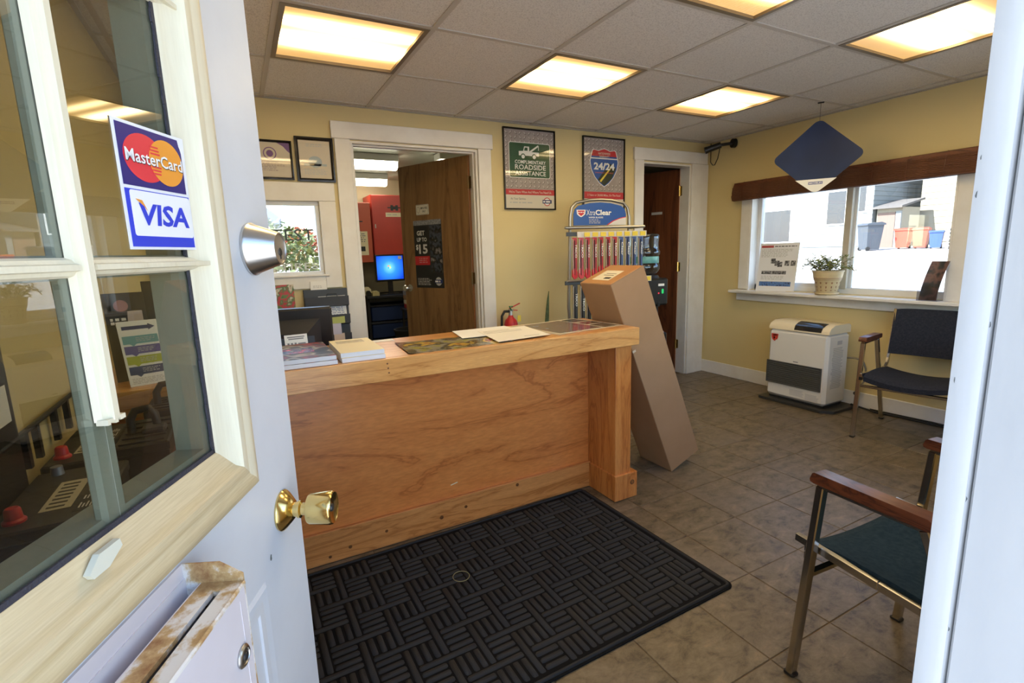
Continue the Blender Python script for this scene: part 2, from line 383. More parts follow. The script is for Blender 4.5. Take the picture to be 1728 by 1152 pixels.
def rectp(x0, x1, z0, z1, r=0, n=5):
    if r <= 0: return [(x0, z0), (x1, z0), (x1, z1), (x0, z1)]
    out = []
    for cx, cz, a0 in ((x1-r, z0+r, -PI/2), (x1-r, z1-r, 0), (x0+r, z1-r, PI/2), (x0+r, z0+r, PI)):
        for i in range(n+1): a = a0+PI/2*i/n; out.append((cx+r*math.cos(a), cz+r*math.sin(a)))
    return out
def ell(cx, cz, rx, rz, n=36, a0=0, a1=2*PI): return [(cx+rx*math.cos(a0+(a1-a0)*i/n), cz+rz*math.sin(a0+(a1-a0)*i/n)) for i in range(n if a1-a0 > 6 else n+1)]
def flat(parent, name, m, polys, y, t=.0003):
    mb = MB()
    for p in polys: mb.prism(p, y, y+t)
    return obj(name, mb, m, parent, smooth=None)
def lines(parent, x0, x1, z0, z1, n, y, m, name='small_print', ragged=.3, fill=.45):
    mb = MB(); dz = (z1-z0)/n
    for i in range(n):
        z = z1-(i+.5)*dz; x = x0
        end = x1-(x1-x0)*ragged*random.random()
        while x < end:
            wd = min(random.uniform(.25, 1.1)*dz*2.2, end-x); mb.prism(rectp(x, x+wd, z-dz*fill/2, z+dz*fill/2), y, y+.0003); x += wd+dz*.5
    return obj(name, mb, m, parent, smooth=None)

# ================================================================== THE ROOM
XL, XR, YF, YB, ZC = -.455, 4.194, .19, 3.644, 2.274
def struct(name, label=None): return thing(name, label, None, kind='structure')
fl = struct('floor', 'brown slate-look square tile floor')
obj('grout_bed', MB().box(XL-.1, XR+.12, YF-.19, YB+.12, -.06, -.0025), GROUT, fl)
tx = [1.66+.3165*k for k in range(-7, 9)]; ty = [.857+.3145*k for k in range(-3, 10)]
tile_me = {}
for i in range(len(tx)-1):
    for j in range(len(ty)-1):
        x0 = max(tx[i], XL); x1 = min(tx[i+1], XR); y0 = max(ty[j], YF-.18); y1 = min(ty[j+1], YB+.06)
        if x1-x0 < .01 or y1-y0 < .01: continue
        key = (round(x1-x0, 3), round(y1-y0, 3))
        if key not in tile_me:
            g = .0022; tile_me[key] = mkmesh('tile', MB().box(-key[0]/2+g, key[0]/2-g, -key[1]/2+g, key[1]/2-g, -.006, 0, .0015), SLATE)
        o = bpy.data.objects.new('tile', tile_me[key]); C.objects.link(o); o.parent = fl; o.location = ((x0+x1)/2, (y0+y1)/2, random.uniform(-.0004, .0004))

ce = struct('ceiling', 'suspended ceiling of speckled square tiles')
obj('ceiling_deck', MB().box(XL-.1, XR+.12, -.02, YB+.12, ZC+.16, ZC+.2), TEE, ce)
gx = [.8816+.638*k for k in range(-2, 6)]; gy = [2.9399+.638*k for k in range(-4, 2)]
cx_ = [XL]+gx+[XR]; cy_ = [YF]+[g for g in gy if g > YF]+[YB]
LIGHTS = {(i, j) for i in (1, 3, 5) for j in (1, 3)}
ctm = {}; cells = []
tg = .012
for i in range(len(cx_)-1):
    for j in range(len(cy_)-1):
        x0, x1, y0, y1 = cx_[i], cx_[i+1], cy_[j], cy_[j+1]
        k = (round((x0-gx[0])/.638), round((y0-2.9399)/.638))
        if abs(x1-x0-.638) < .01 and abs(y1-y0-.638) < .01 and (k[0] in (1, 3, 5)) and (k[1] in (-1, -3)):
            cells.append((x0, x1, y0, y1, k)); continue
        if x1-x0 < .03 or y1-y0 < .03: continue
        key = (round(x1-x0, 3), round(y1-y0, 3))
        if key not in ctm: ctm[key] = mkmesh('tile', MB().box(-key[0]/2+.008, key[0]/2-.008, -key[1]/2+.008, key[1]/2-.008, 0, .016, .002), CTILE)
        o = bpy.data.objects.new('tile', ctm[key]); C.objects.link(o); o.parent = ce; o.location = ((x0+x1)/2, (y0+y1)/2, ZC+random.uniform(-.0005, .001))
for x in gx: obj('tee_rail', MB().box(x-tg, x+tg, YF, YB, ZC-.004, ZC+.03), TEE, ce)
for i in range(len(cx_)-1):
    for y in cy_[1:-1]: obj('cross_tee', MB().box(cx_[i]+tg, cx_[i+1]-tg, y-tg, y+tg, ZC-.004, ZC+.028), TEE, ce)
for a in ((XL, XR, YB-.02, YB), (XL, XR, YF, YF+.02)): obj('wall_angle', MB().box(*a, ZC-.006, ZC-.003), TEE, ce)
for a in ((XL, XL+.02, YF+.02, YB-.02), (XR-.02, XR, YF+.02, YB-.02)): obj('wall_angle', MB().box(*a, ZC-.006, ZC-.003), TEE, ce)

LF = mat('lamp_trim', (.20, .15, .09), .4)
lname = {(1, -1): 'square ceiling light over the sales counter', (3, -1): 'square ceiling light before the roadside assistance poster', (5, -1): 'square ceiling light beside the hanging blue diamond sign',
         (5, -3): 'square ceiling light over the two waiting chairs', (3, -3): 'square ceiling light with ribbed lens above the entry mat', (1, -3): 'square ceiling light just inside the entrance door'}
for x0, x1, y0, y1, k in cells:
    cx, cy2 = (x0+x1)/2, (y0+y1)/2; h = .638/2-tg
    t = thing('ceiling_light', lname[k]+', glowing warm yellow', 'ceiling light', (cx, cy2, ZC), 0, 'warm square lights set in the ceiling grid')
    mb = MB().sweep(-h, h, -h, h, [(0, 0), (.022, 0), (.022, .012), (0, .012)])
    mb.v = [(p[0], p[2], .001-p[1]+.004) for p in mb.v]
    obj('frame', mb, LF, t)
    if k == (3, -3):
        mb = MB(); N = 44; w_ = 2*(h-.02)/N
        for q in range(N): mb.bar((-h+.02+(q+.5)*w_, -h+.02, .008), (-h+.02+(q+.5)*w_, h-.02, .008), w_*.8, .006)
        o = obj('lens_ribs', mb, LENS, t); tag(o, kind='stuff')
    obj('lens', MB().box(-h+.015, h-.015, -h+.015, h-.015, .009, .014), LENS, t)
    obj('housing', MB().box(-h, h, -h, h, .06, .13), TEE, t)

# back wall with two doorways and the inner window
def wall_xz(root, holes, x0, x1, z0, z1, y0, y1, m):
    xs = sorted({x0, x1, *[q for h in holes for q in h[:2]]}); zs = sorted({z0, z1, *[q for h in holes for q in h[2:]]})
    mb = MB()
    for i in range(len(xs)-1):
        run = None
        for j in range(len(zs)-1):
            c = ((xs[i]+xs[i+1])/2, (zs[j]+zs[j+1])/2)
            solid = not any(h[0] < c[0] < h[1] and h[2] < c[1] < h[3] for h in holes)
            if solid and run is None: run = zs[j]
            if (not solid or j == len(zs)-2) and run is not None:
                mb.box(xs[i], xs[i+1], y0, y1, run, zs[j+1] if solid else zs[j]); run = None
    return mb
D1 = (.752, 1.69, -.06, 2.055); D2 = (3.34, 3.95, -.06, 2.06); W2 = (-.22, .52, 1.175, 1.655)
tag(obj('wall_back', wall_xz(None, [D1, D2, W2], XL-.12, XR+.12, -.06, ZC+.2, YB, YB+.12, YELLOW), YELLOW, smooth=None), kind='structure')
WR = (1.615, 3.135, .878, 1.73)
mb = wall_xz(None, [WR], YF-.19, YB, -.06, ZC+.2, 0, .13, YELLOW)
mb.v = [(XR+p[1], p[0], p[2]) for p in mb.v]
tag(obj('wall_right', mb, YELLOW, smooth=None), kind='structure')
tag(obj('wall_left', MB().box(XL-.12, XL, 0, YB, -.06, ZC+.2), YELLOW, smooth=None), kind='structure')
# entrance wall: opening from the door's hinge side to the jamb
SID = mat('white_outside_siding', (.68, .69, .70), .6)
WF = (.95, 3.55, .78, 2.08); DF = (-.40, .60, -.06, 2.14)
tag(obj('wall_front', wall_xz(None, [WF, DF], XL, XR, -.06, ZC+.2, 0, YF, YELLOW), YELLOW, smooth=None), kind='structure')
w3 = thing('added_window', 'unseen wide window added in the front wall to brighten the room', None, (2.25, 0, WF[2]), kind='structure')  # added window, out of view; its daylight lifts the back of the room
for a in ((WF[0], WF[1], .03, .16, WF[2], WF[2]+.03), (WF[0], WF[1], .05, .12, WF[3]-.05, WF[3]), (WF[0], WF[0]+.05, .05, .12, WF[2]+.03, WF[3]-.05), (WF[1]-.05, WF[1], .05, .12, WF[2]+.03, WF[3]-.05), (2.225, 2.275, .05, .12, WF[2]+.03, WF[3]-.05)): obj('frame', MB().box(*a, .003), TRIM, w3, w=True)
for a in ((WF[0]+.05, 2.225), (2.275, WF[1]-.05)): obj('pane', MB().box(*a, .08, .085, WF[2]+.03, WF[3]-.05), CLEAR, w3, w=True, smooth=None)
tag(obj('roof', MB().box(XL-.6, XR+.45, -.5, YB+.35, ZC+.21, ZC+.33), SID, smooth=None), 'flat roof slab over the shop', kind='structure')

def trim(name, label=None): return thing(name, label, None, kind='structure')
# baseboards
tag(obj('baseboard_right', MB().box(XR-.016, XR, YF, YB-.0, 0, .125, .004), TRIM), kind='structure')
tag(obj('baseboard_back', MB().box(1.80, 3.23, YB-.016, YB, 0, .125, .004).box(XL, .65, YB-.016, YB, 0, .125, .004), TRIM), kind='structure')
tag(obj('baseboard_left', MB().box(XL, XL+.016, YF, YB, 0, .125, .004), TRIM), kind='structure')
# doorway casings
t = trim('trim_1', 'white flat casing around the open doorway to the office')
for a in ((.65, .752), (1.69, 1.797)): obj('side_casing', MB().box(a[0], a[1], YB-.02, YB, 0, 2.06, .003), TRIM, t)
obj('head_casing', MB().box(.632, 1.812, YB-.026, YB, 2.06, 2.168, .003), TRIM, t)
obj('jamb', MB().box(.752, .768, YB, YB+.12, 0, 2.055).box(1.674, 1.69, YB, YB+.12, 0, 2.055).box(.768, 1.674, YB, YB+.12, 2.04, 2.055), TRIM, t)
obj('door_stop', MB().box(.768, .78, YB+.03, YB+.07, 0, 2.04, .002).box(1.662, 1.674, YB+.03, YB+.07, 0, 2.04, .002).box(.78, 1.662, YB+.03, YB+.07, 2.028, 2.04, .002), TRIM, t)
t = trim('trim_2', 'white flat casing around the doorway with the dark walnut door')
for a in ((3.234, 3.34), (3.95, 4.075)): obj('side_casing', MB().box(a[0], a[1], YB-.02, YB, 0, 2.07, .003), TRIM, t)
obj('head_casing', MB().box(3.22, 4.15, YB-.026, YB, 2.07, 2.175, .003), TRIM, t)
obj('corner_filler', MB().box(4.075, 4.178, YB-.012, YB, 0, 2.07, .002), TRIM, t)
obj('jamb', MB().box(3.34, 3.356, YB, YB+.12, 0, 2.06).box(3.934, 3.95, YB, YB+.12, 0, 2.06).box(3.356, 3.934, YB, YB+.12, 2.045, 2.06), TRIM, t)

# entrance jamb on the latch side, chipped paint
JX = .54
t = trim('trim_3', 'worn white entrance jamb with chipped paint')
obj('jamb_board', MB().box(JX+.006, .60, -.02, .176, -.02, 2.16, .002), JAMBW, t)
obj('stop_bead', MB().prism([(JX+.012, .1775), (JX+.003, .1785), (JX, .183), (JX, .1985), (.60, .1985), (.60, .1775)], -.02, 2.14, 'z'), JAMBW, t)
mb = MB()
for z, y, a, b in ((1.06, .179, .003, .008), (1.215, .178, .0022, .005), (.93, .178, .002, .004), (.70, .178, .002, .004), (1.32, .196, .0016, .006), (1.35, .196, .001, .004), (.72, .1965, .0016, .006), (.86, .178, .0022, .004), (.61, .178, .003, .006), (.56, .179, .002, .004), (1.43, .1785, .0016, .003), (1.165, .195, .0015, .005)):
    mb.add([(JX-.0004 if y > .18 else JX+.0045, y+a*.45*math.cos(q*PI/3)*random.uniform(.4, 1.4), z+b*.6*math.sin(q*PI/3)*random.uniform(.4, 1.5)) for q in range(6)], [tuple(range(6))])
obj('paint_chip', mb, CHIP, t, smooth=None)
trim3_head = trim('trim_4', 'white head jamb over the entrance')
obj('head_board', MB().box(-.40, .60, -.02, .19, 2.12, 2.14), JAMBW, trim3_head)
t = trim('trim_5', 'white hinge jamb of the entrance')
obj('jamb_board', MB().box(-.402, -.388, -.02, .19, -.02, 2.12), JAMBW, t)
tag(obj('threshold_trim', MB().box(-.40, .60, -.03, .17, -.02, .004, .003), DARKMETAL), 'dark metal threshold under the entrance door', kind='structure')

# ------------------------------------------------------------------ entrance door (structure, swung into the room)
DW = .92; DZ = 2.09
door = thing('door_1', 'white half-glazed entrance door standing open', None, (-.3342, .1437, 0), math.radians(65), kind='structure')
L0, L1, B0, B1 = .17, .682, .995, 1.90
mb = MB()
for a in ((0, L0, .012, DZ), (L1, DW, .012, DZ), (L0, L1, .012, B0), (L0, L1, B1, DZ)): mb.box(a[0], a[1], 0, .045, a[2], a[3])
obj('slab', mb, DOORW, door, smooth=None)
# outer lite frame: a wide moulded surround standing proud of the door
prof = [(0, 0), (0, -.006), (.006, -.012), (.018, -.0145), (.028, -.011), (.034, -.013), (.046, -.013), (.052, -.0045), (.080, .0005), (.084, .003), (.084, .0075), (.02, .0075)]
X0, X1, Z0, Z1 = .096, .757, .950, 1.965
def side(k, m, nme):
    n = len(prof); v = []
    cs = ((X0, Z0, 1, 1), (X1, Z0, -1, 1), (X1, Z1, -1, -1), (X0, Z1, 1, -1))
    for c in (cs[k], cs[(k+1) % 4]):
        for ins, y in prof: v.append((c[0]+c[2]*ins, y, c[1]+c[3]*ins))
    f = [(i, (i+1) % n, n+(i+1) % n, n+i) for i in range(n)]+[tuple(range(n)), tuple(range(2*n-1, n-1, -1))]
    return obj(nme, MB().add(v, f), m, door, smooth=50)
tag(side(0, CREAMX, 'lite_frame_bottom'), 'yellowed and dirt-streaked bottom rail of the glass frame')
for k in (1, 2, 3): side(k, CREAM, 'lite_frame_side')
IX0, IX1, IZ0, IZ1 = X0+.084, X1-.084, Z0+.084-.033, Z1-.084
# dark cracked sealant line around the glass
s_ = MB()
for a in range(60):
    z = 1.0+a*.0147; w = .003+random.random()*.0025; s_.box(X1-.0845-w, X1-.083, .0035, .0058, z, z+.0146)
s_.box(X0+.084, X1-.084, .0035, .0058, Z0+.084, Z0+.0895)
obj('sealant', s_, GASKET, door, smooth=None)
PANEY = .0060
VM = [(.323, .349), (.486, .511)]; HM = [(1.275, 1.293), (1.58, 1.599)]
ZB, ZT = Z0+.083, Z1-.083
xs = [X0+.083, *[q for p in VM for q in p], X1-.083]; zs = [ZB, *[q for p in HM for q in p], ZT]
for i in range(3):
    for j in range(3):
        obj('pane', MB().box(xs[2*i]-(.012 if i else 0), xs[2*i+1]+(.012 if i < 2 else 0), PANEY, PANEY+.0004, zs[2*j]-(.008 if j else 0), zs[2*j+1]+(.008 if j < 2 else 0)), PANE, door, smooth=None)
def strip(x0, x1, z0, z1, y, d, m, nme, vert=True):       # profiled bar, ogee edges
    w = x1-x0 if vert else z1-z0
    p = [(0, y), (w*.12, y-d*.45), (w*.3, y-d*.6), (w*.36, y-d), (w*.64, y-d), (w*.7, y-d*.6), (w*.88, y-d*.45), (w, y)]
    mb = MB(); n = len(p)
    if vert: v = [(x0+a, b, z) for z in (z0, z1) for a, b in p]
    else: v = [(x, b, z0+a) for x in (x0, x1) for a, b in p]
    mb.add(v, [(i, (i+1) % n, n+(i+1) % n, n+i) for i in range(n)]+[tuple(range(n)), tuple(range(2*n-1, n-1, -1))])
    return obj(nme, mb, m, door, smooth=30)
strip(*VM[0], ZB, ZT, .0057, .011, CREAM, 'muntin')
tag(strip(*VM[1], 1.14, ZT, .0057, .013, CREAM, 'muntin'), 'cream muntin bar broken off short at its lower end')
mb = MB()
for k in range(7): mb.box(.487+k*.0034, .4905+k*.0034, -.006, .005, 1.14-random.random()*.004, 1.142)
obj('broken_edge', mb, CREAM, door, smooth=None)
for z0, z1 in HM:
    strip(X0+.083, VM[0][0]+.004, z0, z1, .0057, .010, CREAM, 'muntin', False)
    strip(VM[0][1]-.004, VM[1][0]+.004, z0, z1, .0057, .010, CREAM, 'muntin', False)
    strip(VM[1][1]-.004, X1-.052, z0, z1, .0057, .012, CREAM, 'muntin', False)
for x0, x1 in VM: obj('inner_grille_bar', MB().box(x0-.003, x1+.003, .0085, .022, ZB, ZT, .004), GRILLE, door)
for z0, z1 in HM: obj('inner_grille_bar', MB().box(X0+.08, X1-.08, .0087, .0215, z0-.002, z1+.002, .004), GRILLE, door)
pr2 = [(0, .045), (0, .055), (.02, .062), (.06, .06), (.094, .047), (.094, .012), (.085, .0085), (.075, .0085), (.075, .045)]
obj('inner_lite_frame', MB().sweep(X0, X1, Z0, Z1, pr2), GRILLE, door, smooth=40)
obj('frame_clip', MB().prism([(.432, 1.018), (.446, 1.030), (.472, 1.030), (.474, 1.022), (.455, 1.012), (.436, 1.012)], -.0095, -.0035), mat('bone_plastic_clip', (.66, .66, .56), .4), door)
# raised panels below the glass
for a, b in ((.12, .44), (.48, .755)):
    obj('raised_panel', MB().sweep(a, b, .16, .785, [(0, 0), (.006, -.004), (.016, -.001), (.022, -.003), (.034, -.003), (.036, 0)]), DOORW, door, smooth=40)
# deadbolt
KX = .845
roty = Matrix.Rotation(PI/2, 4, 'X')    # local z of the lathe -> -y
db = obj('deadbolt', MB().lathe([(.0405, 0), (.0410, .004), (.039, .006), (.0255, .043), (.0245, .045), (.0225, .045), (.0222, .043), (.021, .043)], 40, Matrix.Translation((KX, 0, 1.303)) @ roty), STEEL, door, smooth=30)
obj('lock_face', MB().cone((KX, -.042, 1.303), (KX, -.0437, 1.303), .0212, .0205, 28), mat('lock_face_metal', (.55, .54, .52), .35, 1), db)
obj('keyhole', MB().box(KX-.0022, KX+.0022, -.0446, -.043, 1.286, 1.304, .0008).cone((KX, -.0437, 1.297), (KX, -.0448, 1.297), .006, .0055, 16), DARKMETAL, db)
kn = obj('door_knob', MB().lathe([(.0345, 0), (.0352, .003), (.033, .006), (.0165, .020), (.0125, .021), (.0125, .027), (.015, .028), (.015, .032), (.0105, .034), (.0105, .043), (.0245, .046), (.0262, .049), (.0288, .083), (.0280, .087), (.0262, .0885), (.0240, .0872), (.012, .084), (.006, .084)], 48, Matrix.Translation((KX, 0, .858)) @ roty), BRASS, door, smooth=30)
obj('keyhole', MB().cone((KX, -.0835, .858), (KX, -.0865, .858), .0075, .006, 18).box(KX-.001, KX+.001, -.0872, -.0862, .853, .863), DARKMETAL, kn)
obj('paint_scar', MB().add([(.783+.004*math.cos(q)*random.uniform(.5, 1.2), -.0004, .808+.005*math.sin(q)*random.uniform(.6, 1.2)) for q in [k*PI/4 for k in range(8)]], [tuple(range(8))]), CHIP, door, smooth=None)
obj('latch_plate', MB().box(DW, DW+.001, .012, .034, .83, .89).box(DW, DW+.001, .012, .034, 1.275, 1.33), BRASS, door, smooth=None)
for z in (.25, 1.05, 1.85): obj('hinge', MB().cone((-.006, .050, z-.05), (-.006, .050, z+.05), .007, .007, 10).box(-.006, .0, .03, .045, z-.05, z+.05), STEEL, door)

# mail drop box on the door (its own thing)
mbx = thing('mail_drop_box', 'rust-stained white metal mail drop box with slot and round lock', 'mail box', (-.3342, .1437, 0), math.radians(65))
BX0, BX1, BD, BZ = .195, .564, -.070, .918
obj('back_plate', MB().prism([(BX0, .42), (BX1, .42), (BX1, .943), (BX0, .943)], -.0003, -.003), BOXW, mbx)
for x in (BX0, BX1-.002):
    v = MB().prism([(-.003, .42), (-.003, .943), (-.045, .943), (-.070, .927), (-.070, .42)], x, x+.002, 'x')
    obj('end_plate', v, RUST, mbx)
obj('front_panel', MB().box(BX0+.002, BX1-.002, BD, BD+.003, .42, BZ-.004, .001).box(BX1-.016, BX1-.0155, BD-.0006, BD, .43, .90), BOXW, mbx)
# sloping top deck with slot and a scooped trough behind
SX0, SX1 = .30, .545
deck = MB()
deck.box(BX0+.002, BX1-.002, BD, -.052, BZ-.006, BZ).box(BX0+.002, BX1-.002, -.044, -.022, BZ-.006, BZ)
deck.box(BX0+.002, .27, -.052, -.044, BZ-.006, BZ).box(SX1, BX1-.002, -.052, -.044, BZ-.006, BZ)
obj('top_deck', deck, RUST, mbx, smooth=None)
obj('front_lip', MB().bar((BX0+.002, BD-.0005, BZ-.002), (BX1-.002, BD-.0005, BZ-.002), .004, .006, r=.0015), RUST, mbx)
obj('scoop', MB().grid(10, 5, lambda u, v: (.27+.10*u, -.022-.026*v, BZ-.002+.001-.014*math.sin(PI*min(v*1.1, 1))*(1-u)), (0, 0, -.002)), RUST, mbx)
obj('trough', MB().prism([(-.003, .925), (-.003, .80), (-.022, .80), (-.022, .918), (-.0205, .918), (-.0205, .802), (-.0045, .802), (-.0045, .925)], BX0+.002, BX1-.002, 'x'), BOXW, mbx)
obj('slot_dark', MB().box(.27, SX1, -.0515, -.0445, BZ-.03, BZ-.012), BLACKM, mbx)
lk = obj('lock', MB().lathe([(.0125, 0), (.013, .002), (.011, .004), (.0085, .0045), (.008, .0035)], 24, Matrix.Translation((.538, BD, .838)) @ roty), STEEL, mbx)
obj('keyhole', MB().cone((.538, BD-.003, .838), (.538, BD-.0052, .838), .005, .0045, 14).box(.5372, .5388, BD-.0056, BD-.005, .834, .842), DARKMETAL, lk)

# credit card decal on the glass
dc = thing('card_decal', 'payment card decal stuck on the entrance door glass', 'decal', (-.3342+.573*.4226-.0052*.9063, .1437+.573*.9063+.0052*.4226, 0), math.radians(61.6))
SX, SW, SZ0, SZ1 = 0, .112, 1.301, 1.434
SPL = 1.367
DBLUE = mat('decal_navy', (.018, .012, .17), .35); DB2 = mat('decal_blue', (.02, .045, .62), .35); DRED = mat('decal_red', (.72, .035, .055), .35); DOR = mat('decal_orange', (.80, .32, .035), .35); DWH = mat('decal_white', (.82, .84, .88), .35)
obj('sheet', MB().grid(10, 10, lambda u, v: (SX+SW*u, (-.0002-.0012*max(0, u-.8)*5*(v > .6)*(v-.6)*2.5), SZ0+(SZ1-SZ0)*v), (0, .0006, 0)), DWH, dc)
yb = -.0008
flat(dc, 'upper_field', DBLUE, [rectp(SX+.004, SX+SW-.006, SPL+.001, SZ1-.0035)], yb)
cz = (SPL+SZ1)/2-.001
flat(dc, 'red_disc', DRED, [ell(SX+.042, cz, .0325, .0255)], yb-.0003)
flat(dc, 'orange_disc', DOR, [ell(SX+.0765, cz, .0285, .0255)], yb-.0006)
flat(dc, 'red_bars', DRED, [rectp(SX+.0505, SX+.067-abs(k)*.0008, cz+k*.0036-.0009, cz+k*.0036+.0009) for k in (-4, -3, -2, 2, 3, 4)], yb-.0009)
text(dc, 'MasterCard', SX+.0575, cz-.0005, .092, .0135, yb-.0011, INK, .012)
text(dc, 'MasterCard', SX+.0568, cz+.0003, .092, .0135, yb-.0013, DWH, .012)
flat(dc, 'lower_field', DB2, [rectp(SX+.004, SX+SW-.003, SZ0+.003, SPL-.0025)], yb)
flat(dc, 'lower_white', DWH, [rectp(SX+.010, SX+SW-.0035, SZ0+.0145, SPL-.0035, .003)], yb-.0003)
text(dc, 'VISA', SX+.0615, SZ0+.038, .082, .024, yb-.0006, DB2, .03, .12)
flat(dc, 'gold_flick', DOR, [[(SX+.0165, SPL-.0125), (SX+.026, SPL-.0135), (SX+.0325, SPL-.024), (SX+.0285, SPL-.020)]], yb-.0009)

# ------------------------------------------------------------------ right window
w1 = thing('window_1', 'white sliding window in two panes with wide sill', None, (XR, 0, 0), kind='structure')
Y0, Y1, Z0w, Z1w = WR
def wb(nme, a, m=TRIM, r=.003): return obj(nme, MB().box(*a, r), m, w1, w=True)
wb('side_casing', (XR-.02, XR, Y1, Y1+.10, .88, 1.83)); wb('side_casing', (XR-.02, XR, Y0-.11, Y0, .86, 1.83)); wb('head_casing', (XR-.024, XR, Y0-.13, Y1+.12, 1.73, 1.83))
wb('sill', (XR-.115, XR+.13, Y0-.16, Y1+.135, .848, .874), r=.006); wb('apron', (XR-.022, XR, Y0-.13, Y1+.11, .775, .848))
wb('reveal', (XR-.018, XR+.12, Y1-.012, Y1+.002, .8745, 1.729), r=0); wb('reveal', (XR-.018, XR+.12, Y0-.002, Y0+.012, .8745, 1.729), r=0); wb('reveal', (XR-.018, XR+.12, Y0+.012, Y1-.012, 1.717, 1.7315), r=0)
VIN = mat('white_vinyl', (.72, .73, .74), .35)
xa, xb = XR+.075, XR+.125
wb('vinyl_frame', (xa, xb, Y1-.045, Y1, .874, 1.73), VIN); wb('vinyl_frame', (xa, xb, Y0, Y0+.04, .874, 1.73), VIN)
wb('vinyl_frame', (xa, xb, Y0, Y1, .874, .925), VIN); wb('vinyl_frame', (xa, xb, Y0, Y1, 1.70, 1.73), VIN)
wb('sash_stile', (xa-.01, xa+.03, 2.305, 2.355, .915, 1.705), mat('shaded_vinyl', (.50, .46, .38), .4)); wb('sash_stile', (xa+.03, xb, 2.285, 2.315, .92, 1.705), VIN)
wb('sash_rail', (xa, xa+.03, 2.355, Y1-.045, .925, .95), VIN)
wb('pane', (xa+.014, xa+.018, 2.355, Y1-.045, .95, 1.70), CLEAR, 0); wb('pane', (xb-.018, xb-.014, Y0+.04, 2.29, .925, 1.70), CLEAR, 0)

# rolled bamboo shade over it
sh = thing('bamboo_shade', 'dark brown woven bamboo shade rolled up above the window', 'window shade', (4.1, 2.35, 1.70))
obj('headrail', MB().box(4.10, 4.17, 1.35, 3.26, 1.81, 1.84), ARMW, sh, w=True)
mb = MB().prism([(4.168, 1.838), (4.115, 1.842), (4.095, 1.80), (4.088, 1.76), (4.083, 1.715), (4.092, 1.693), (4.125, 1.688), (4.155, 1.70), (4.168, 1.73)], 1.34, 3.275)
mb.v = [(p[0], p[1], p[2]) for p in mb.v]
obj('rolled_slats', mb, BAMBOO, sh, w=True, smooth=40)
SP = [(4.115, 1.842), (4.095, 1.80), (4.088, 1.76), (4.083, 1.715), (4.092, 1.693), (4.125, 1.688)]
slat_me = mkmesh('slat', MB().cone((0, -.968, 0), (0, .968, 0), .0042, .0042, 6), BAMBOO, 60)
for (xa_, za_), (xb_, zb_) in zip(SP, SP[1:]):
    nn_ = max(2, int(math.hypot(xb_-xa_, zb_-za_)/.0085))
    for k in range(nn_):
        o = bpy.data.objects.new('slat', slat_me); C.objects.link(o); o.parent = sh
        o.location = (xa_+(xb_-xa_)*k/nn_-4.1, 2.3075-2.35+random.uniform(-.004, .004), za_+(zb_-za_)*k/nn_-1.70)
for k in range(9): obj('weave_cord', MB().tube([(4.167, 1.45+k*.215, 1.845), (4.111, 1.45+k*.215, 1.847), (4.089, 1.45+k*.215, 1.80), (4.0825, 1.45+k*.215, 1.76), (4.0775, 1.45+k*.215, 1.713), (4.089, 1.45+k*.215, 1.687)], .0018, 5), ARMW, sh, w=True)

# ------------------------------------------------------------------ inner window on the back wall
w2 = thing('window_2', 'white framed inner window with shop lettering', None, (.15, YB, 1.08), kind='structure')
def w2b(nme, a, m=TRIM, r=.003): return obj(nme, MB().box(*a, r), m, w2, w=True)
w2b('head_casing', (-.34, .625, YB-.02, YB, 1.655, 1.772)); w2b('side_casing', (.52, .625, YB-.018, YB, 1.085, 1.655)); w2b('side_casing', (-.33, -.22, YB-.018, YB, 1.17, 1.655))
w2b('bottom_casing', (-.33, .52, YB-.018, YB, 1.085, 1.17)); w2b('stool', (-.25, .545, YB-.03, YB+.02, 1.165, 1.178))
for a in ((-.22, .52, YB+.01, YB+.06, 1.175, 1.20), (-.22, .52, YB+.01, YB+.06, 1.63, 1.655), (-.22, -.195, YB+.01, YB+.06, 1.20, 1.63), (.495, .52, YB+.01, YB+.06, 1.20, 1.63)): w2b('sash', a, VIN)
w2b('pane', (-.195, .495, YB+.03, YB+.034, 1.20, 1.63), CLEAR, 0)
g_ = mat('window_lettering', (.50, .54, .52), .5)
text(w2, 'TIRES', .215, .155, .24, .045, -.0 + .028, g_, .01)
text(w2, 'TEST', .195, .36, .26, .075, .0275, mat('outline_lettering', (.02, .03, .025), .4), .0)

# ------------------------------------------------------------------ office door (opens into the office)
def hdoor(name, label, hinge, free, width, ztop, mface, medge, knobz, knobm):
    d = Vector((free[0]-hinge[0], free[1]-hinge[1], 0)).normalized()
    # local x from free edge to hinge so that the face towards -y looks at the camera
    rz = math.atan2(-d.y, -d.x)
    org = Vector((hinge[0], hinge[1], 0))+d*width
    t = thing(name, label, None, tuple(org), rz, kind='structure')
    obj('slab', MB().box(0, width, 0, .035, .012, ztop, .0015), mface, t)
    obj('edge_band', MB().box(width, width+.0008, .001, .034, .014, ztop-.002).box(-.0008, 0, .001, .034, .014, ztop-.002), medge, t)
    for z in (.30, 1.09, 1.83):
        obj('hinge', MB().box(width-.002, width+.03, -.004, .0, z-.045, z+.045).cone((width+.004, -.007, z-.05), (width+.004, -.007, z+.05), .008, .008, 12), knobm, t)
    k = obj('door_knob', MB().lathe([(.03, 0), (.031, .003), (.012, .012), (.012, .035), (.024, .042), (.029, .056), (.024, .068), (.01, .07)], 26, Matrix.Translation((.065, 0, knobz)) @ roty), STEEL, t)
    return t
od = hdoor('door_2', 'brown veneer office door swung open with bonus poster', (1.655, 3.755), (1.318, 4.47), .80, 2.035, DOORBR, DOOREDGE, 1.0, mat('dull_bronze', (.20, .13, .06), .4, 1))
wd = hdoor('door_3', 'dark walnut door standing ajar with brass hinges', (3.925, 3.76), (3.79, 4.21), .58, 2.04, DOORDK, DOOREDGE, 1.0, BRASS)
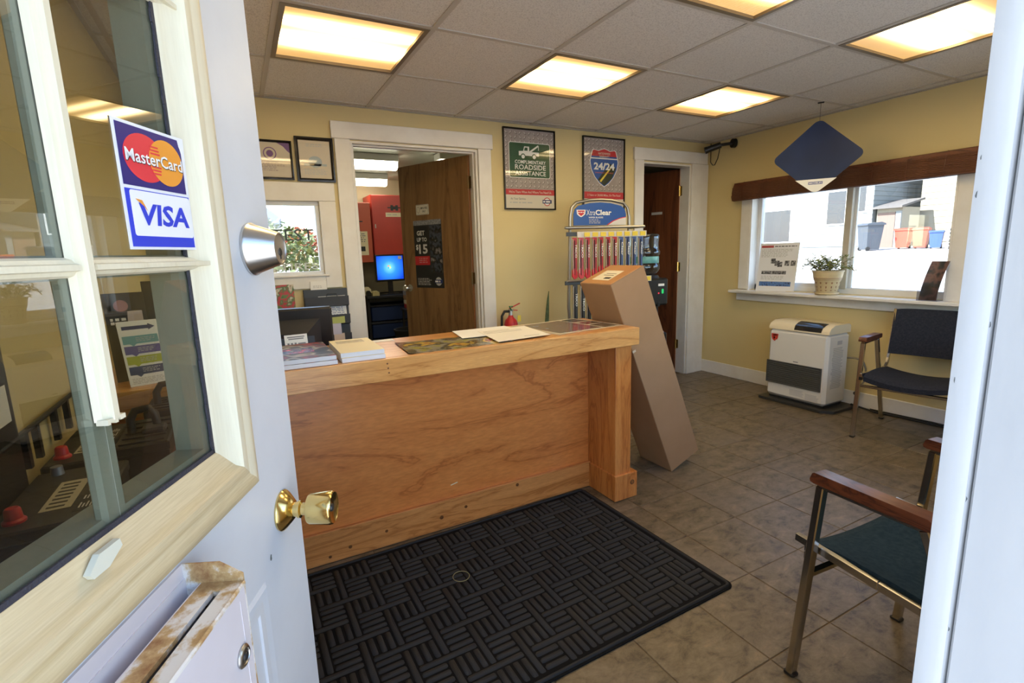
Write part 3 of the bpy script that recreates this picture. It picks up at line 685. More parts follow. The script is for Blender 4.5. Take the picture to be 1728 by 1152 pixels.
flat(wd, 'name_plate', LGREY, [rectp(.28, .40, 1.62, 1.645)], -.002, .002)

# poster and sign on the office door
odm = (od.location, od.rotation_euler.z)
ps = thing('bonus_poster', 'dark GET UP TO $15 offer poster on the office door', 'poster', tuple(od.location), od.rotation_euler.z)
PX0, PX1, PZ0, PZ1 = .155, .485, 1.005, 1.575
flat(ps, 'sheet', mat('poster_black', (.012, .013, .016), .3), [rectp(PX0, PX1, PZ0, PZ1)], -.003, .0025)
flat(ps, 'tread_band', mat('poster_grey_band', (.30, .31, .32), .35, var=(90, (.14, .14, .15), 1)), [rectp(PX0, PX1, PZ1-.04, PZ1)], -.0033)
flat(ps, 'photo', photo('poster_photo', [(.01, .01, .012), (.05, .06, .08), (.012, .012, .014), (.22, .20, .19)], 14), [rectp(PX0+.19, PX1-.004, PZ0+.13, PZ1-.045)], -.0033)
for s, x, z, w_, h_ in (('GET', .24, 1.47, .095, .04), ('UP TO', .25, 1.415, .12, .035), ('15', .262, 1.335, .105, .08)): text(ps, s, x, z, w_, h_, -.004, mat('poster_white', (.62, .62, .60), .4), .03)
text(ps, '$', .187, 1.35, .026, .05, -.004, WHITEP, .02)
flat(ps, 'red_panel', RED, [rectp(PX0, PX0+.18, 1.20, 1.275)], -.0036)
lines(ps, PX0+.05, PX0+.165, 1.215, 1.265, 3, -.004, mat('pink_print', (.55, .25, .25), .5))
lines(ps, PX0+.02, PX0+.19, 1.025, 1.09, 5, -.004, LGREY)
flat(ps, 'round_badge', LGREY, [ell(PX1-.06, 1.06, .036, .036)], -.0036); flat(ps, 'badge_band', NAVY, [rectp(PX1-.105, PX1-.015, 1.045, 1.075)], -.004); lines(ps, PX1-.1, PX1-.02, 1.05, 1.07, 1, -.0044, WHITEP, fill=.7)
es = thing('employees_sign', 'small ivory EMPLOYEES ONLY sign above the office door poster', 'sign', tuple(od.location), od.rotation_euler.z)
flat(es, 'plate', mat('ivory_plastic', (.66, .62, .50), .4), [rectp(.20, .35, 1.62, 1.705, .008)], -.004, .0036)
flat(es, 'border', INK, [[(p) for p in rectp(.203, .347, 1.6225, 1.7025, .006)]], -.0043); flat(es, 'field', mat('ivory_plastic_face', (.66, .62, .50), .4), [rectp(.205, .345, 1.6245, 1.7005, .005)], -.0046)
flat(es, 'emblem', INK, [ell(.228, 1.662, .017, .026)], -.0049); flat(es, 'emblem_field', mat('ivory2', (.66, .62, .50), .4), [ell(.228, 1.662, .0145, .0235)], -.0052)
text(es, 'EMPLOYEES', .296, 1.675, .08, .018, -.005, INK, .02); text(es, 'ONLY', .296, 1.648, .04, .016, -.005, INK, .02)

# ================================================================== COUNTER
ct = thing('sales_counter', 'varnished pine sales counter with plywood front', 'counter', (.63, 2.1, 0))
def cb(nme, a, m, r=.002): return obj(nme, MB().box(*a, r), m, ct, w=True)
CL = XL+.005
cb('counter_top', (CL, 1.708, 1.895, 2.335, .882, .9035), PINE)
cb('apron', (CL, 1.712, 1.874, 1.895, .817, .9030), PINE)
cb('apron_return', (1.692, 1.712, 1.895, 2.33, .817, .8815), PINE)
cb('front_panel', (CL, 1.589, 2.13, 2.15, .0, .88), PLY)
cb('kickboard', (CL, 1.589, 2.112, 2.13, .002, .145), PINEK)
cb('post', (1.589, 1.69, 1.905, 2.15, .002, .88), PINEV)
cb('post_base', (1.58, 1.727, 1.893, 2.16, .002, .140), PINEV)
cb('end_panel', (1.60, 1.69, 2.15, 2.32, .002, .88), PINEV)
cb('desk_shelf', (CL, 1.60, 2.15, 2.80, .70, .725), PINE)
cb('desk_leg', (CL, CL+.04, 2.7, 2.78, .002, .70), PINEV); cb('desk_leg', (1.55, 1.59, 2.7, 2.78, .002, .70), PINEV)
for x, z, r in ((.72, .065, .010), (.46, .075, .007), (.30, .05, .008), (.845, .085, .008), (1.13, .125, .009), (.215, .03, .007), (1.70, .095, 0)):
    if r: obj('knot', MB().cone((x, 2.1118, z), (x, 2.1105, z), r, r*.9, 14), KNOT, ct, w=True)
obj('knot', MB().cone((1.693, 1.8929, .087), (1.693, 1.8915, .087), .014, .013, 20), KNOT, ct, w=True); obj('knot', MB().cone((1.693, 1.8919, .087), (1.693, 1.8905, .087), .008, .0075, 16), KNOTC, ct, w=True)
obj('splinter', MB().bar((.78, 2.1292, .205), (.815, 2.1292, .212), .0016, .004), CREAMP, ct, w=True)
for x, z in ((.46, .885), (.462, .867), (.464, .849)): obj('nail_hole', MB().cone((x, 1.8739, z), (x, 1.8732, z), .0035, .0035, 10), KNOT, ct, w=True)

# things on the counter ------------------------------------------------
ZT0 = .9036
def stack(name, label, x0, x1, y0, y1, h, rz, cover, n):
    cx, cy2 = (x0+x1)/2, (y0+y1)/2
    out = []
    for k in range(n):
        t = thing(name, label[k] if isinstance(label, list) else label, 'booklet', (cx+random.uniform(-.003, .003), cy2+random.uniform(-.003, .003), ZT0+.0004+k*h/n), rz+random.uniform(-.02, .02), 'booklets stacked on the counter')
        hx, hy, hh = (x1-x0)/2, (y1-y0)/2, h/n-.0006
        obj('pages', MB().box(-hx, hx, -hy, hy, .0006, hh-.0006), BLUEISH, t, smooth=None)
        obj('cover', MB().box(-hx, hx, -hy, hy, hh-.0006, hh).box(-hx, hx, -hy, hy, 0, .0006), cover, t, smooth=None)
        out.append(t)
    return out
MAGC = photo('magazine_cover', [(.02, .02, .018), (.04, .035, .03), (.26, .02, .02), (.03, .03, .025), (.36, .31, .25), (.05, .045, .035), (.02, .02, .018)], 11, .45, detail=1)
mg = stack('magazine', ['glossy magazine with dark photo cover lying under its twin', 'glossy magazine with red and black photo cover, topmost of its pile'], -.03, .285, 1.892, 2.24, .034, 0, MAGC, 2)
flat_ = MB().box(-.02, .10, -.05, .06, .01645, .0168)
obj('cover_photo', flat_, photo('cover_face', [(.42, .38, .30), (.03, .03, .03), (.46, .04, .04)], 26), mg[-1], smooth=None)
br = stack('booklet', ['thick white booklet beneath the cream topped one on the counter', 'cream covered booklet on top beside the magazines'], .303, .462, 1.895, 2.215, .036, 0, CREAMP, 2)
obj('title_print', MB().box(-.06, .05, .06, .13, .01745, .0177), photo('booklet_print', [(.60, .52, .34), (.48, .42, .30), (.66, .58, .4)], 40), br[-1], smooth=None)
ch = thing('card_holder', 'black desk card holder showing a white printed card', 'card holder', (.185, 2.27, ZT0), math.radians(4))
obj('holder', MB().prism([(-.03, 0), (.04, 0), (.04, .012), (.012, .016), (.020, .055), (.016, .056), (.004, .016), (-.004, .016), (-.026, .024), (-.032, .020)], -.07, .075, 'x'), BLACK, ch)
cm = MB().box(-.045, .045, -.0006, .0006, 0, .052); Mx = Matrix.Translation((0, .002, .018)) @ Matrix.Rotation(-.22, 4, 'X'); cm.v = [tuple(Mx @ Vector(p)) for p in cm.v]
cc = obj('card', cm, WHITE, ch, smooth=None)
for a, b, z, nme in ((-.034, .034, .042, 'x'), (-.03, .03, .034, 'y')):
    q = MB().box(a, b, -.0011, -.0007, z-.0025, z+.0025); q.v = [tuple(Mx @ Vector(p)) for p in q.v]; obj('card_print', q, GREYINK, cc, smooth=None)
q = MB()
for a in (-.036, -.022, -.008): q.box(a, a+.008, -.0011, -.0007, .010, .018)
q.box(.006, .036, -.0011, -.0007, .011, .016); q.v = [tuple(Mx @ Vector(p)) for p in q.v]; obj('card_print', q, GREYINK, cc, smooth=None)

def sheet(name, label, cat, corners, m, z=.9042, t=.0007, curl=0, group=None):
    c = [Vector((x, y, 0)) for x, y in corners]; ctr = sum(c, Vector())/4
    def fn(u, v):
        p = c[0]*(1-u)*(1-v)+c[1]*u*(1-v)+c[2]*u*v+c[3]*(1-u)*v-ctr
        p.z = curl*(max(0, u-.7)/.3)**2*.5+curl*(max(0, .2-u)/.2)**2; return p
    o = obj(name, MB().grid(14, 8, fn, (0, 0, t)), m, None, (ctr.x, ctr.y, z), smooth=40)
    return tag(o, label, cat, group)
sheet('folded_leaflet', 'olive and yellow glossy photo leaflet lying on the counter', 'leaflet', [(.555, 1.90), (1.02, 1.905), (1.02, 2.16), (.575, 2.185)], photo('leaflet_photo', [(.04, .04, .02), (.34, .30, .07), (.30, .27, .21), (.10, .09, .05), (.55, .38, .08), (.36, .05, .04)], 9, .12), .9042, .0007, .004)
sheet('order_form', 'white order form lying on the counter under another sheet', 'paper', [(.86, 2.09), (1.19, 2.08), (1.19, 2.315), (.90, 2.32)], WHITE, .9096)
pp = sheet('order_form', 'white order form overlapping the leaflet and laminated sheet', 'paper', [(.945, 1.898), (1.225, 1.925), (1.265, 2.24), (.995, 2.22)], mat('cream_white_paper', (.78, .74, .66), .5), .9112)
for k, (y, x0, x1) in enumerate(((.115, -.10, .04), (.085, -.11, .09), (.055, -.11, .08), (-.11, .0, .08))):
    obj('print_line', MB().box(x0, x1, y-.0025, y+.0025, .0007, .00095), GREYINK, pp, smooth=None)
lam = thing('laminated_sheet', 'large laminated photo sheet at the end of the counter', 'leaflet', (1.48, 2.13, .9042), .12)
obj('sheet', MB().box(-.235, .20, -.175, .205, 0, .0008), mat('laminate_border', (.60, .52, .40), .12), lam, smooth=None)
obj('large_photo', MB().box(-.20, .07, -.15, .18, .0009, .0012), photo('street_photo', [(.02, .025, .04), (.09, .10, .13), (.20, .08, .05), (.06, .07, .10), (.30, .30, .34)], 16, .1), lam, smooth=None)
pm_ = photo('small_photo', [(.02, .02, .02), (.06, .05, .04), (.30, .24, .17)], 22, .1)
for a in ((.085, .18, -.16, -.05), (.085, .18, -.03, .05), (.085, .18, .07, .18)): obj('small_photo', MB().box(*a, .0009, .0012), pm_, lam, smooth=None)
sheet('note_slip', 'small white slip at the back edge of the counter', 'paper', [(.50, 2.27), (.60, 2.27), (.60, 2.325), (.50, 2.325)], WHITE)

# monitor behind the counter, seen from the back
mo = thing('computer_monitor', 'black computer monitor seen from behind at the counter desk', 'monitor', (.16, 2.56, .726), math.radians(-6))
tilt = Matrix.Translation((0, 0, .03)) @ Matrix.Rotation(.10, 4, 'X')
def tm(mb): mb.v = [tuple(tilt @ Vector(p)) for p in mb.v]; return mb
obj('casing', tm(MB().box(-.245, .215, -.01, .03, .0, .305, .008)), BLACK, mo)
obj('rear_housing', tm(MB().add([(-.20, -.01, .015), (.16, -.01, .015), (.16, -.01, .255), (-.20, -.01, .255), (-.15, -.065, .03), (.10, -.065, .03), (.10, -.06, .20), (-.15, -.06, .20)], [(0, 1, 5, 4), (1, 2, 6, 5), (2, 3, 7, 6), (3, 0, 4, 7), (4, 5, 6, 7), (0, 3, 2, 1)])), mat('soft_black_plastic', (.018, .018, .02), .4), mo)
obj('screen', tm(MB().box(-.225, .195, .03, .031, .02, .285)), mat('monitor_screen', (.01, .012, .02), .15), mo)
obj('stand', MB().box(-.05, .02, -.02, .02, .0, .16, .006).box(-.12, .09, -.09, .09, 0, .015, .006), BLACK, mo)

# ------------------------------------------------------------------ things on the back wall around the inner window
def framed(name, label, cat, x0, x1, z0, z1, y, fw, fm, sheetm, group=None, d=.018):
    t = thing(name, label, cat, ((x0+x1)/2, y, z0), 0, group)
    hw = (x1-x0)/2; h = z1-z0
    obj('frame', MB().sweep(-hw, hw, 0, h, [(0, 0), (0, -d), (fw*.5, -d-.003), (fw, -d+.006), (fw, 0)]), fm, t)
    obj('sheet', MB().box(-hw+fw*.8, hw-fw*.8, -d+.009, -.001, fw*.8, h-fw*.8), sheetm, t, smooth=None)
    obj('glazing', MB().poly([(-hw+fw*.9, -d+.004, fw*.9), (hw-fw*.9, -d+.004, fw*.9), (hw-fw*.9, -d+.004, h-fw*.9), (-hw+fw*.9, -d+.004, h-fw*.9)]), CLEAR, t, smooth=None)
    return t, hw, h, -d+.0085
CERT = mat('certificate_paper', (.60, .52, .40), .45)
t, hw, h, yy = framed('framed_certificate', 'black framed certificate with purple seal and corner', 'certificate', .165, .386, 1.785, 2.022, YB-.001, .014, BLACKG, CERT)
PUR = mat('purple_print', (.16, .06, .22), .5)
flat(t, 'corner_band', PUR, [[(hw-.012, h-.012), (hw-.012, h-.075), (hw-.03, h-.06), (hw-.05, h-.035), (hw-.09, h-.012)]], yy-.0003)
flat(t, 'seal', PUR, [ell(-.02, h*.66, .038, .038)], yy-.0003); flat(t, 'seal_ring', CERT, [ell(-.02, h*.66, .032, .032)], yy-.0006); flat(t, 'seal_heart', PUR, [ell(-.02, h*.66, .02, .02)], yy-.0009)
lines(t, -.085, .07, .05, h*.46, 6, yy-.0004, mat('faded_ink', (.36, .28, .27), .6), ragged=.4)
t, hw, h, yy = framed('framed_certificate', 'black framed award letter with pale blue crest beside the doorway casing', 'certificate', .404, .640, 1.778, 2.056, YB-.001, .022, BLACKG, CERT)
lines(t, -.05, .05, h*.78, h*.86, 2, yy-.0004, LGREY, ragged=.1); lines(t, -.07, .07, .045, h*.3, 4, yy-.0004, LGREY, ragged=.2)
flat(t, 'crest', mat('pale_blue_print', (.36, .42, .44), .5), [ell(0, h*.45, .042, .036), rectp(-.07, .07, h*.36, h*.41)], yy-.0004)
nt = thing('wall_notice', 'beige framed notice in the far wall corner', 'notice', (-.30, YB-.001, 1.93))
obj('frame', MB().sweep(-.13, .13, 0, .30, [(0, 0), (0, -.012), (.012, -.012), (.012, 0)]), ARMW, nt); obj('sheet', MB().box(-.12, .12, -.006, -.001, .01, .29), CERT, nt, smooth=None); lines(nt, -.10, .10, .04, .26, 9, -.0065, LGREY)

PIC = photo('flower_photo', [(.05, .10, .03), (.12, .20, .06), (.50, .03, .05), (.10, .16, .05), (.62, .55, .42), (.20, .10, .05)], 16, .35)
pc = tag(obj('photo_card', MB().box(-.06, .06, -.0012, 0, 0, .168), PIC, None, (.252, YB-.0187, .953), smooth=None), 'small photo card of red flowers under the inner window', 'photo card')
ic = thing('index_card', 'small white card holder fixed on the inner window casing', 'card', (.467, YB-.0185, 1.076)); obj('card', MB().box(-.052, .052, -.006, 0, 0, .057, .001), WHITE, ic); lines(ic, -.035, .035, .012, .03, 2, -.0066, LGREY)
og = thing('wall_file_organizer', 'charcoal tiered wall file holder beside the doorway', 'file organizer', (.508, YB-.017, .70))
SLATEG = mat('charcoal_file_plastic', (.045, .05, .06), .5)
obj('back_panel', MB().box(-.142, .142, -.006, 0, 0, .38, .003), SLATEG, og)
for z in (.0, .13, .255): obj('pocket', MB().prism([(-.006, z), (-.05, z+.012), (-.056, z+.075), (-.052, z+.075), (-.046, z+.016), (-.006, z+.006)], -.14, .14, 'x'), SLATEG, og)
cl = thing('clipboard', 'clipboard with a white printed form in the wall file holder', 'clipboard', (.545, YB-.034, .875), rot=(-.10, 0, 0))
obj('board', MB().box(-.09, .09, -.003, 0, 0, .165, .001), ARMW, cl); obj('form', MB().box(-.088, .088, -.0045, -.003, 0, .155), WHITE, cl, smooth=None); lines(cl, -.08, .08, .02, .13, 9, -.005, mat('blue_grey_ink', (.25, .28, .42), .6), ragged=.1)
obj('clip', MB().box(-.04, .04, -.012, -.0045, .145, .153, .001).tube([(-.035, -.01, .15), (-.03, -.012, .168), (.03, -.012, .168), (.035, -.01, .15)], .0025, 6), DARKMETAL, cl)
for nme, lab, x, z, w_, h_, m, dy in (('file_sheet', 'pale olive folder sticking out of the wall file holder', .535, .845, .15, .05, mat('olive_folder', (.42, .45, .12), .5), -.056), ('file_sheet', 'lilac sheet in the middle pocket of the wall file holder', .545, .77, .075, .09, mat('lilac_paper', (.50, .48, .60), .5), -.0585), ('file_sheet', 'pink edged slip in the lowest pocket of the wall file holder', .565, .715, .07, .06, mat('pink_cream_paper', (.58, .46, .38), .5), -.060), ('file_sheet', 'tan leaflet at the top of the wall file holder', .425, .955, .08, .05, mat('tan_paper', (.42, .34, .27), .5), -.03)):
    tag(obj(nme, MB().box(-w_/2, w_/2, -.001, 0, 0, h_), m, None, (x, YB-.017+dy, z), (-.06, 0, random.uniform(-.03, .03)), smooth=None), lab, 'paper', 'papers in the wall file holder')

# ------------------------------------------------------------------ wall posters
STEELBG = mat('tread_plate_print', (.40, .34, .32), .4, var=(12, (.32, .27, .25), 2)); TREAD = mat('tread_mark', (.13, .10, .095), .4); TREADL = mat('tread_glint', (.60, .55, .52), .4)
def tread(parent, x0, x1, z0, z1, y, skip=None, s=.042):
    mb = MB(); ml = MB(); i = 0; z = z0+.015
    while z < z1-.012:
        j = 0; x = x0+.015
        while x < x1-.012:
            if not (skip and skip[0] < x < skip[1] and skip[2] < z < skip[3]):
                a = (PI/4 if (i+j) % 2 else -PI/4)+.1
                pts = [(math.cos(q)*.017, math.sin(q)*.0058) for q in [k*PI/5 for k in range(10)]]
                R = [(x+p*math.cos(a)-q*math.sin(a), z+p*math.sin(a)+q*math.cos(a)) for p, q in pts]
                R2 = [(x-.002+.72*(p*math.cos(a)-q*math.sin(a)), z+.002+.72*(p*math.sin(a)+q*math.cos(a))) for p, q in pts]
                mb.prism(R, y, y+.0003); ml.prism(R2, y-.0003, y)
            x += s; j += 1
        z += s*.8; i += 1
    obj('tread_marks', mb, TREAD, parent, smooth=None); obj('tread_glints', ml, TREADL, parent, smooth=None)
def badge(p, cx, cz, r, y):
    flat(p, 'badge_ring', RED, [ell(cx, cz, r, r)], y); flat(p, 'badge_face', WHITEP, [ell(cx, cz, r*.8, r*.8)], y-.0003); flat(p, 'badge_band', NAVY, [rectp(cx-r*1.3, cx+r*1.3, cz-r*.42, cz+r*.42)], y-.0006); lines(p, cx-r*1.1, cx+r*1.1, cz-r*.25, cz+r*.25, 1, y-.0009, WHITEP, fill=.7, ragged=.02)
GREEN = mat('sign_green', (.012, .075, .03), .3); GLOSSW = mat('poster_offwhite', (.66, .60, .50), .3)
t, hw, h, yy = framed('roadside_poster', 'framed green COMPLIMENTARY ROADSIDE ASSISTANCE poster with tow truck', 'poster', 1.907, 2.383, 1.620, 2.239, YB-.001, .012, BLACKG, STEELBG)
tread(t, -hw+.012, hw-.012, .165, h-.012, yy-.0003, (-.18, .18, .26, .50))
flat(t, 'footer', GLOSSW, [rectp(-hw+.012, hw-.012, .012, .115)], yy-.0008); flat(t, 'red_band', RED, [rectp(-hw+.012, hw-.012, .115, .158)], yy-.0008)
text(t, "We're There When And Where You Need Us.", 0, .137, .40, .020, yy-.0012, GLOSSW, .01)
flat(t, 'sign_border', WHITEP, [rectp(-.19, .19, .245, .515, .018)], yy-.0009); flat(t, 'sign_field', GREEN, [rectp(-.185, .185, .25, .51, .014)], yy-.0012)
for s, z, w_, h_ in (('COMPLIMENTARY', .367, .285, .027), ('ROADSIDE', .328, .285, .038), ('ASSISTANCE', .282, .285, .034)): text(t, s, .005, z, w_, h_, yy-.0016, WHITEP, .012)
flat(t, 'tow_truck', WHITEP, [[(-.10, .415), (.085, .415), (.085, .445), (-.005, .445), (-.005, .485), (-.05, .485), (-.06, .45), (-.10, .447)], [(-.01, .445), (.015, .445), (.085, .492), (.075, .50)], [(.078, .46), (.084, .46), (.084, .495), (.078, .495)]], yy-.0016)
flat(t, 'truck_window', GREEN, [[(-.052, .453), (-.02, .453), (-.02, .477), (-.045, .477)]], yy-.0019); flat(t, 'wheel_arch', GREEN, [ell(-.062, .41, .021, .021), ell(.04, .41, .021, .021)], yy-.0019); flat(t, 'truck_wheel', WHITEP, [ell(-.062, .408, .015, .015), ell(.04, .408, .015, .015)], yy-.0022)
text(t, 'At Your Service.', -.115, .085, .14, .017, yy-.0012, GREYINK, .02); lines(t, -.19, .02, .045, .065, 1, yy-.0012, LGREY)
badge(t, .155, .065, .034, yy-.0011)
t, hw, h, yy = framed('warranty_poster', 'framed NATIONWIDE WARRANTY 24/24 poster above the wiper rack', 'poster', 2.663, 3.117, 1.620, 2.231, YB-.001, .012, BLACKG, STEELBG)
tread(t, -hw+.012, hw-.012, .165, h-.012, yy-.0003, (-.14, .14, .24, .50))
flat(t, 'footer', GLOSSW, [rectp(-hw+.012, hw-.012, .012, .10)], yy-.0008); flat(t, 'red_band', RED, [rectp(-hw+.012, hw-.012, .10, .158)], yy-.0008)
text(t, '2 Years or 24,000 Miles, On The Road', 0, .13, .36, .020, yy-.0012, GLOSSW, .01)
shp = [(0, .205), (.05, .235), (.10, .285), (.135, .345), (.148, .41), (.138, .455), (.122, .50), (.108, .505), (.06, .497), (.03, .508), (0, .515), (-.03, .508), (-.06, .497), (-.108, .505), (-.122, .50), (-.138, .455), (-.148, .41), (-.135, .345), (-.10, .285), (-.05, .235)]
flat(t, 'shield_border', WHITEP, [[(a*1.05, .36+(b-.36)*1.04) for a, b in shp]], yy-.0009); flat(t, 'shield_blue', BLUE, [shp], yy-.0012)
flat(t, 'shield_red', RED, [[(p) for p in shp if p[1] > .44]], yy-.0015); flat(t, 'shield_line', WHITEP, [rectp(-.142, .142, .432, .441)], yy-.0018)
flat(t, 'road', mat('road_print', (.02, .03, .015), .4), [[(-.07, .26), (0, .21), (.08, .27), (.13, .36), (.06, .40)]], yy-.0014); flat(t, 'road_line', YELP, [[(-.05, .25), (-.035, .24), (.10, .385), (.09, .39)]], yy-.0017)
text(t, 'NATIONWIDE', 0, .477, .13, .018, yy-.0021, GLOSSW, .02); text(t, 'WARRANTY', 0, .453, .11, .017, yy-.0021, GLOSSW, .02); text(t, '24/24', 0, .372, .225, .06, yy-.0021, WHITEP, .035); text(t, '24 MONTHS / 24,000 MILES', 0, .318, .20, .012, yy-.0021, mat('pale_red_print', (.60, .12, .08), .4), .02)

# hanging diamond sign (its printed mascot is left out)
sg = thing('hanging_diamond_sign', 'blue and white diamond sign hanging from the ceiling by the window', 'sign', (3.78, 2.315, ZC), math.radians(-58.6))
ds = math.sqrt(2)*.5*.37; prof_ = []
ctr = (0, -.375)
def dia(s, r, n=7):
    out = []
    for k in range(4):
        a0 = -PI/2+k*PI/2; c = (s-r*1.414)*1.0
        cxx, czz = c*math.cos(a0), c*math.sin(a0)
        for i in range(n+1): a = a0-PI/4+PI/2*i/n; out.append((cxx+r*math.cos(a), czz+r*math.sin(a)))
    return out
dd = [(x*1.12+ctr[0], z*1.0+ctr[1]) for x, z in dia(.262, .04)]
SBL = mat('diamond_sign_blue', (.005, .014, .055), .35, var=(3, (.007, .022, .085), 2), spec=.3)
obj('board', MB().prism(dd, 0, .004), SBL, sg)
tip = [(x, z) for x, z in dd if z < ctr[1]-.155]; zc = ctr[1]-.155
tp = sorted(tip, key=lambda p: p[0]); ed = .106*1.12+.012
flat(sg, 'white_tip', WHITEP, [[(-ed, zc)]+tp+[(ed, zc)]], -.0004)
flat(sg, 'brand_mark', mat('mark_blue', (.10, .12, .34), .4), [rectp(-.045, .045, zc-.037, zc-.018)], -.0008); text(sg, 'MICHELIN', 0, zc-.0275, .08, .011, -.0011, WHITEP, .02)
obj('hanging_wire', MB().tube([(0, .002, ctr[1]+.245), (0, .002, -.004)], .0012, 5), DARKMETAL, sg); obj('ceiling_clip', MB().box(-.02, .02, -.006, .008, -.012, -.004), DARKMETAL, sg)

# security camera in the corner
sc_ = thing('security_camera', 'small black bullet camera high in the corner over the walnut door', 'camera', (4.11, 3.44, 2.21))
obj('camera_body', MB().cone((4.0, 3.50, 2.175), (4.085, 3.42, 2.21), .028, .028, 18).cone((3.985, 3.514, 2.169), (4.0, 3.50, 2.175), .031, .031, 18), BLACK, sc_, w=True)
obj('mount', MB().cone((4.193, 3.35, 2.22), (4.165, 3.36, 2.22), .042, .04, 18).cone((4.17, 3.36, 2.22), (4.085, 3.42, 2.21), .014, .014, 10), BLACK, sc_, w=True)
obj('cable', MB().tube([(4.10, 3.44, 2.19), (4.11, 3.47, 2.10), (4.13, 3.52, 2.05), (4.15, 3.56, 2.055), (4.165, 3.60, 2.09), (4.165, 3.60, 2.26)], .004, 6), BLACK, sc_, w=True)

# ------------------------------------------------------------------ wiper rack and water cooler
RK = math.radians(-8)
rk = thing('wiper_display_rack', 'chrome tube wiper blade display rack with blue XtraClear header', 'display rack', (2.565, 3.275, 0), RK)
TUBE = mat('satin_grey_tube', (.42, .39, .34), .35, 1)
ar = [(-.265, 0, .01), (-.262, 0, .5), (-.285, 0, .85), (-.272, 0, 1.2), (-.265, 0, 1.54), (-.25, 0, 1.61), (-.21, 0, 1.648), (-.10, 0, 1.667), (0, 0, 1.672), (.10, 0, 1.667), (.21, 0, 1.648), (.25, 0, 1.61), (.265, 0, 1.54), (.265, 0, .01)]
obj('arch_tube', MB().tube(ar, .012, 10), TUBE, rk, smooth=60)
obj('base', MB().tube([(-.28, -.25, .014), (-.28, .02, .014), (.28, .02, .014), (.28, -.25, .014)], .012, 8), TUBE, rk)
obj('front_bar', MB().tube([(-.37, -.13, 1.452), (.275, -.20, 1.452)], .011, 10).tube([(-.37, -.13, 1.452), (-.268, 0, 1.452)], .009, 8).tube([(.275, -.20, 1.452), (.265, 0, 1.452)], .009, 8), TUBE, rk, smooth=60)
hdp = [(-.235, 1.475), (.235, 1.475), (.235, 1.56), (.222, 1.60), (.19, 1.625), (.09, 1.645), (0, 1.65), (-.09, 1.645), (-.19, 1.625), (-.222, 1.60), (-.235, 1.56)]
hd = obj('header_board', MB().prism(hdp, -.004, .004), BLUE, rk)
flat(rk, 'header_swoosh', mat('swoosh_white', (.70, .68, .66), .35), [[(.07, 1.4755), (.235, 1.4755), (.235, 1.535), (.18, 1.525), (.12, 1.505)]], -.0046); flat(rk, 'header_swoosh_red', RED, [[(.055, 1.4755), (.07, 1.4755), (.12, 1.505), (.18, 1.525), (.235, 1.535), (.235, 1.541), (.175, 1.531), (.11, 1.509)]], -.0046)
text(rk, 'Xtra', -.085, 1.573, .075, .042, -.0046, WHITEP, -.005); text(rk, 'Clear', .028, 1.573, .145, .042, -.0046, WHITEP, .03)
text(rk, 'WIPER BLADES', -.04, 1.535, .13, .012, -.0046, WHITEP, .02); lines(rk, -.10, .0, 1.487, 1.524, 3, -.0046, LGREY)
flat(rk, 'brand_shield', WHITEP, [[(-.21, 1.594), (-.13, 1.594), (-.135, 1.56), (-.155, 1.545), (-.17, 1.538), (-.187, 1.545), (-.205, 1.56)]], -.0046); flat(rk, 'brand_shield_red', RED, [[(-.20, 1.588), (-.14, 1.588), (-.145, 1.563), (-.17, 1.546), (-.195, 1.563)]], -.0049); lines(rk, -.195, -.145, 1.568, 1.580, 1, -.0052, WHITEP, fill=.6, ragged=.05)
def pr_rail(z, x0, x1, y0, y1, xa, n):
    m = Matrix.Identity(4)
    obj('price_rail', MB().bar((x0, y0, z), (x1, y1, z), .006, .042), mat('price_rail_white_%d' % n, (.62, .60, .58), .4), rk)
    q = (x1-xa)/n
    for k in range(n):
        xx = xa+q*(k+.5); yy2 = y0+(y1-y0)*(xx-x0)/(x1-x0)
        obj('price_tag', MB().box(xx-q*.36, xx+q*.36, yy2-.0068, yy2-.0035, z-.016, z+.016).box(xx-q*.15, xx+q*.15, yy2-.0072, yy2-.0068, z-.004, z+.004), YELP, rk, smooth=None)
obj('hook_rail', MB().bar((-.36, -.125, 1.405), (.27, -.19, 1.405), .012, .03), DARKMETAL, rk)
pr_rail(1.400, -.28, .285, -.145, -.212, -.235, 8)
obj('lower_frame', MB().tube([(-.36, -.13, 1.055), (.275, -.20, 1.055)], .008, 8).tube([(-.36, -.13, 1.055), (-.275, 0, 1.055)], .007, 8).tube([(.275, -.20, 1.055), (.265, 0, 1.055)], .007, 8), TUBE, rk)
obj('hook_rail', MB().bar((-.37, -.115, 1.04), (.27, -.175, 1.04), .012, .03), DARKMETAL, rk)
pr_rail(1.052, .15, .33, -.222, -.222, .19, 2)
WRED = mat('wiper_card_red', (.40, .02, .03), .3); WDK = mat('wiper_blade_black', (.015, .015, .017), .4); WBL = mat('wiper_card_blue', (.05, .09, .26), .3); WSIL = mat('wiper_clear_pack', (.50, .47, .44), .2, .6)
rxm = rk.matrix_basis if False else (Matrix.Translation(rk.location) @ Matrix.Rotation(RK, 4, 'Z'))
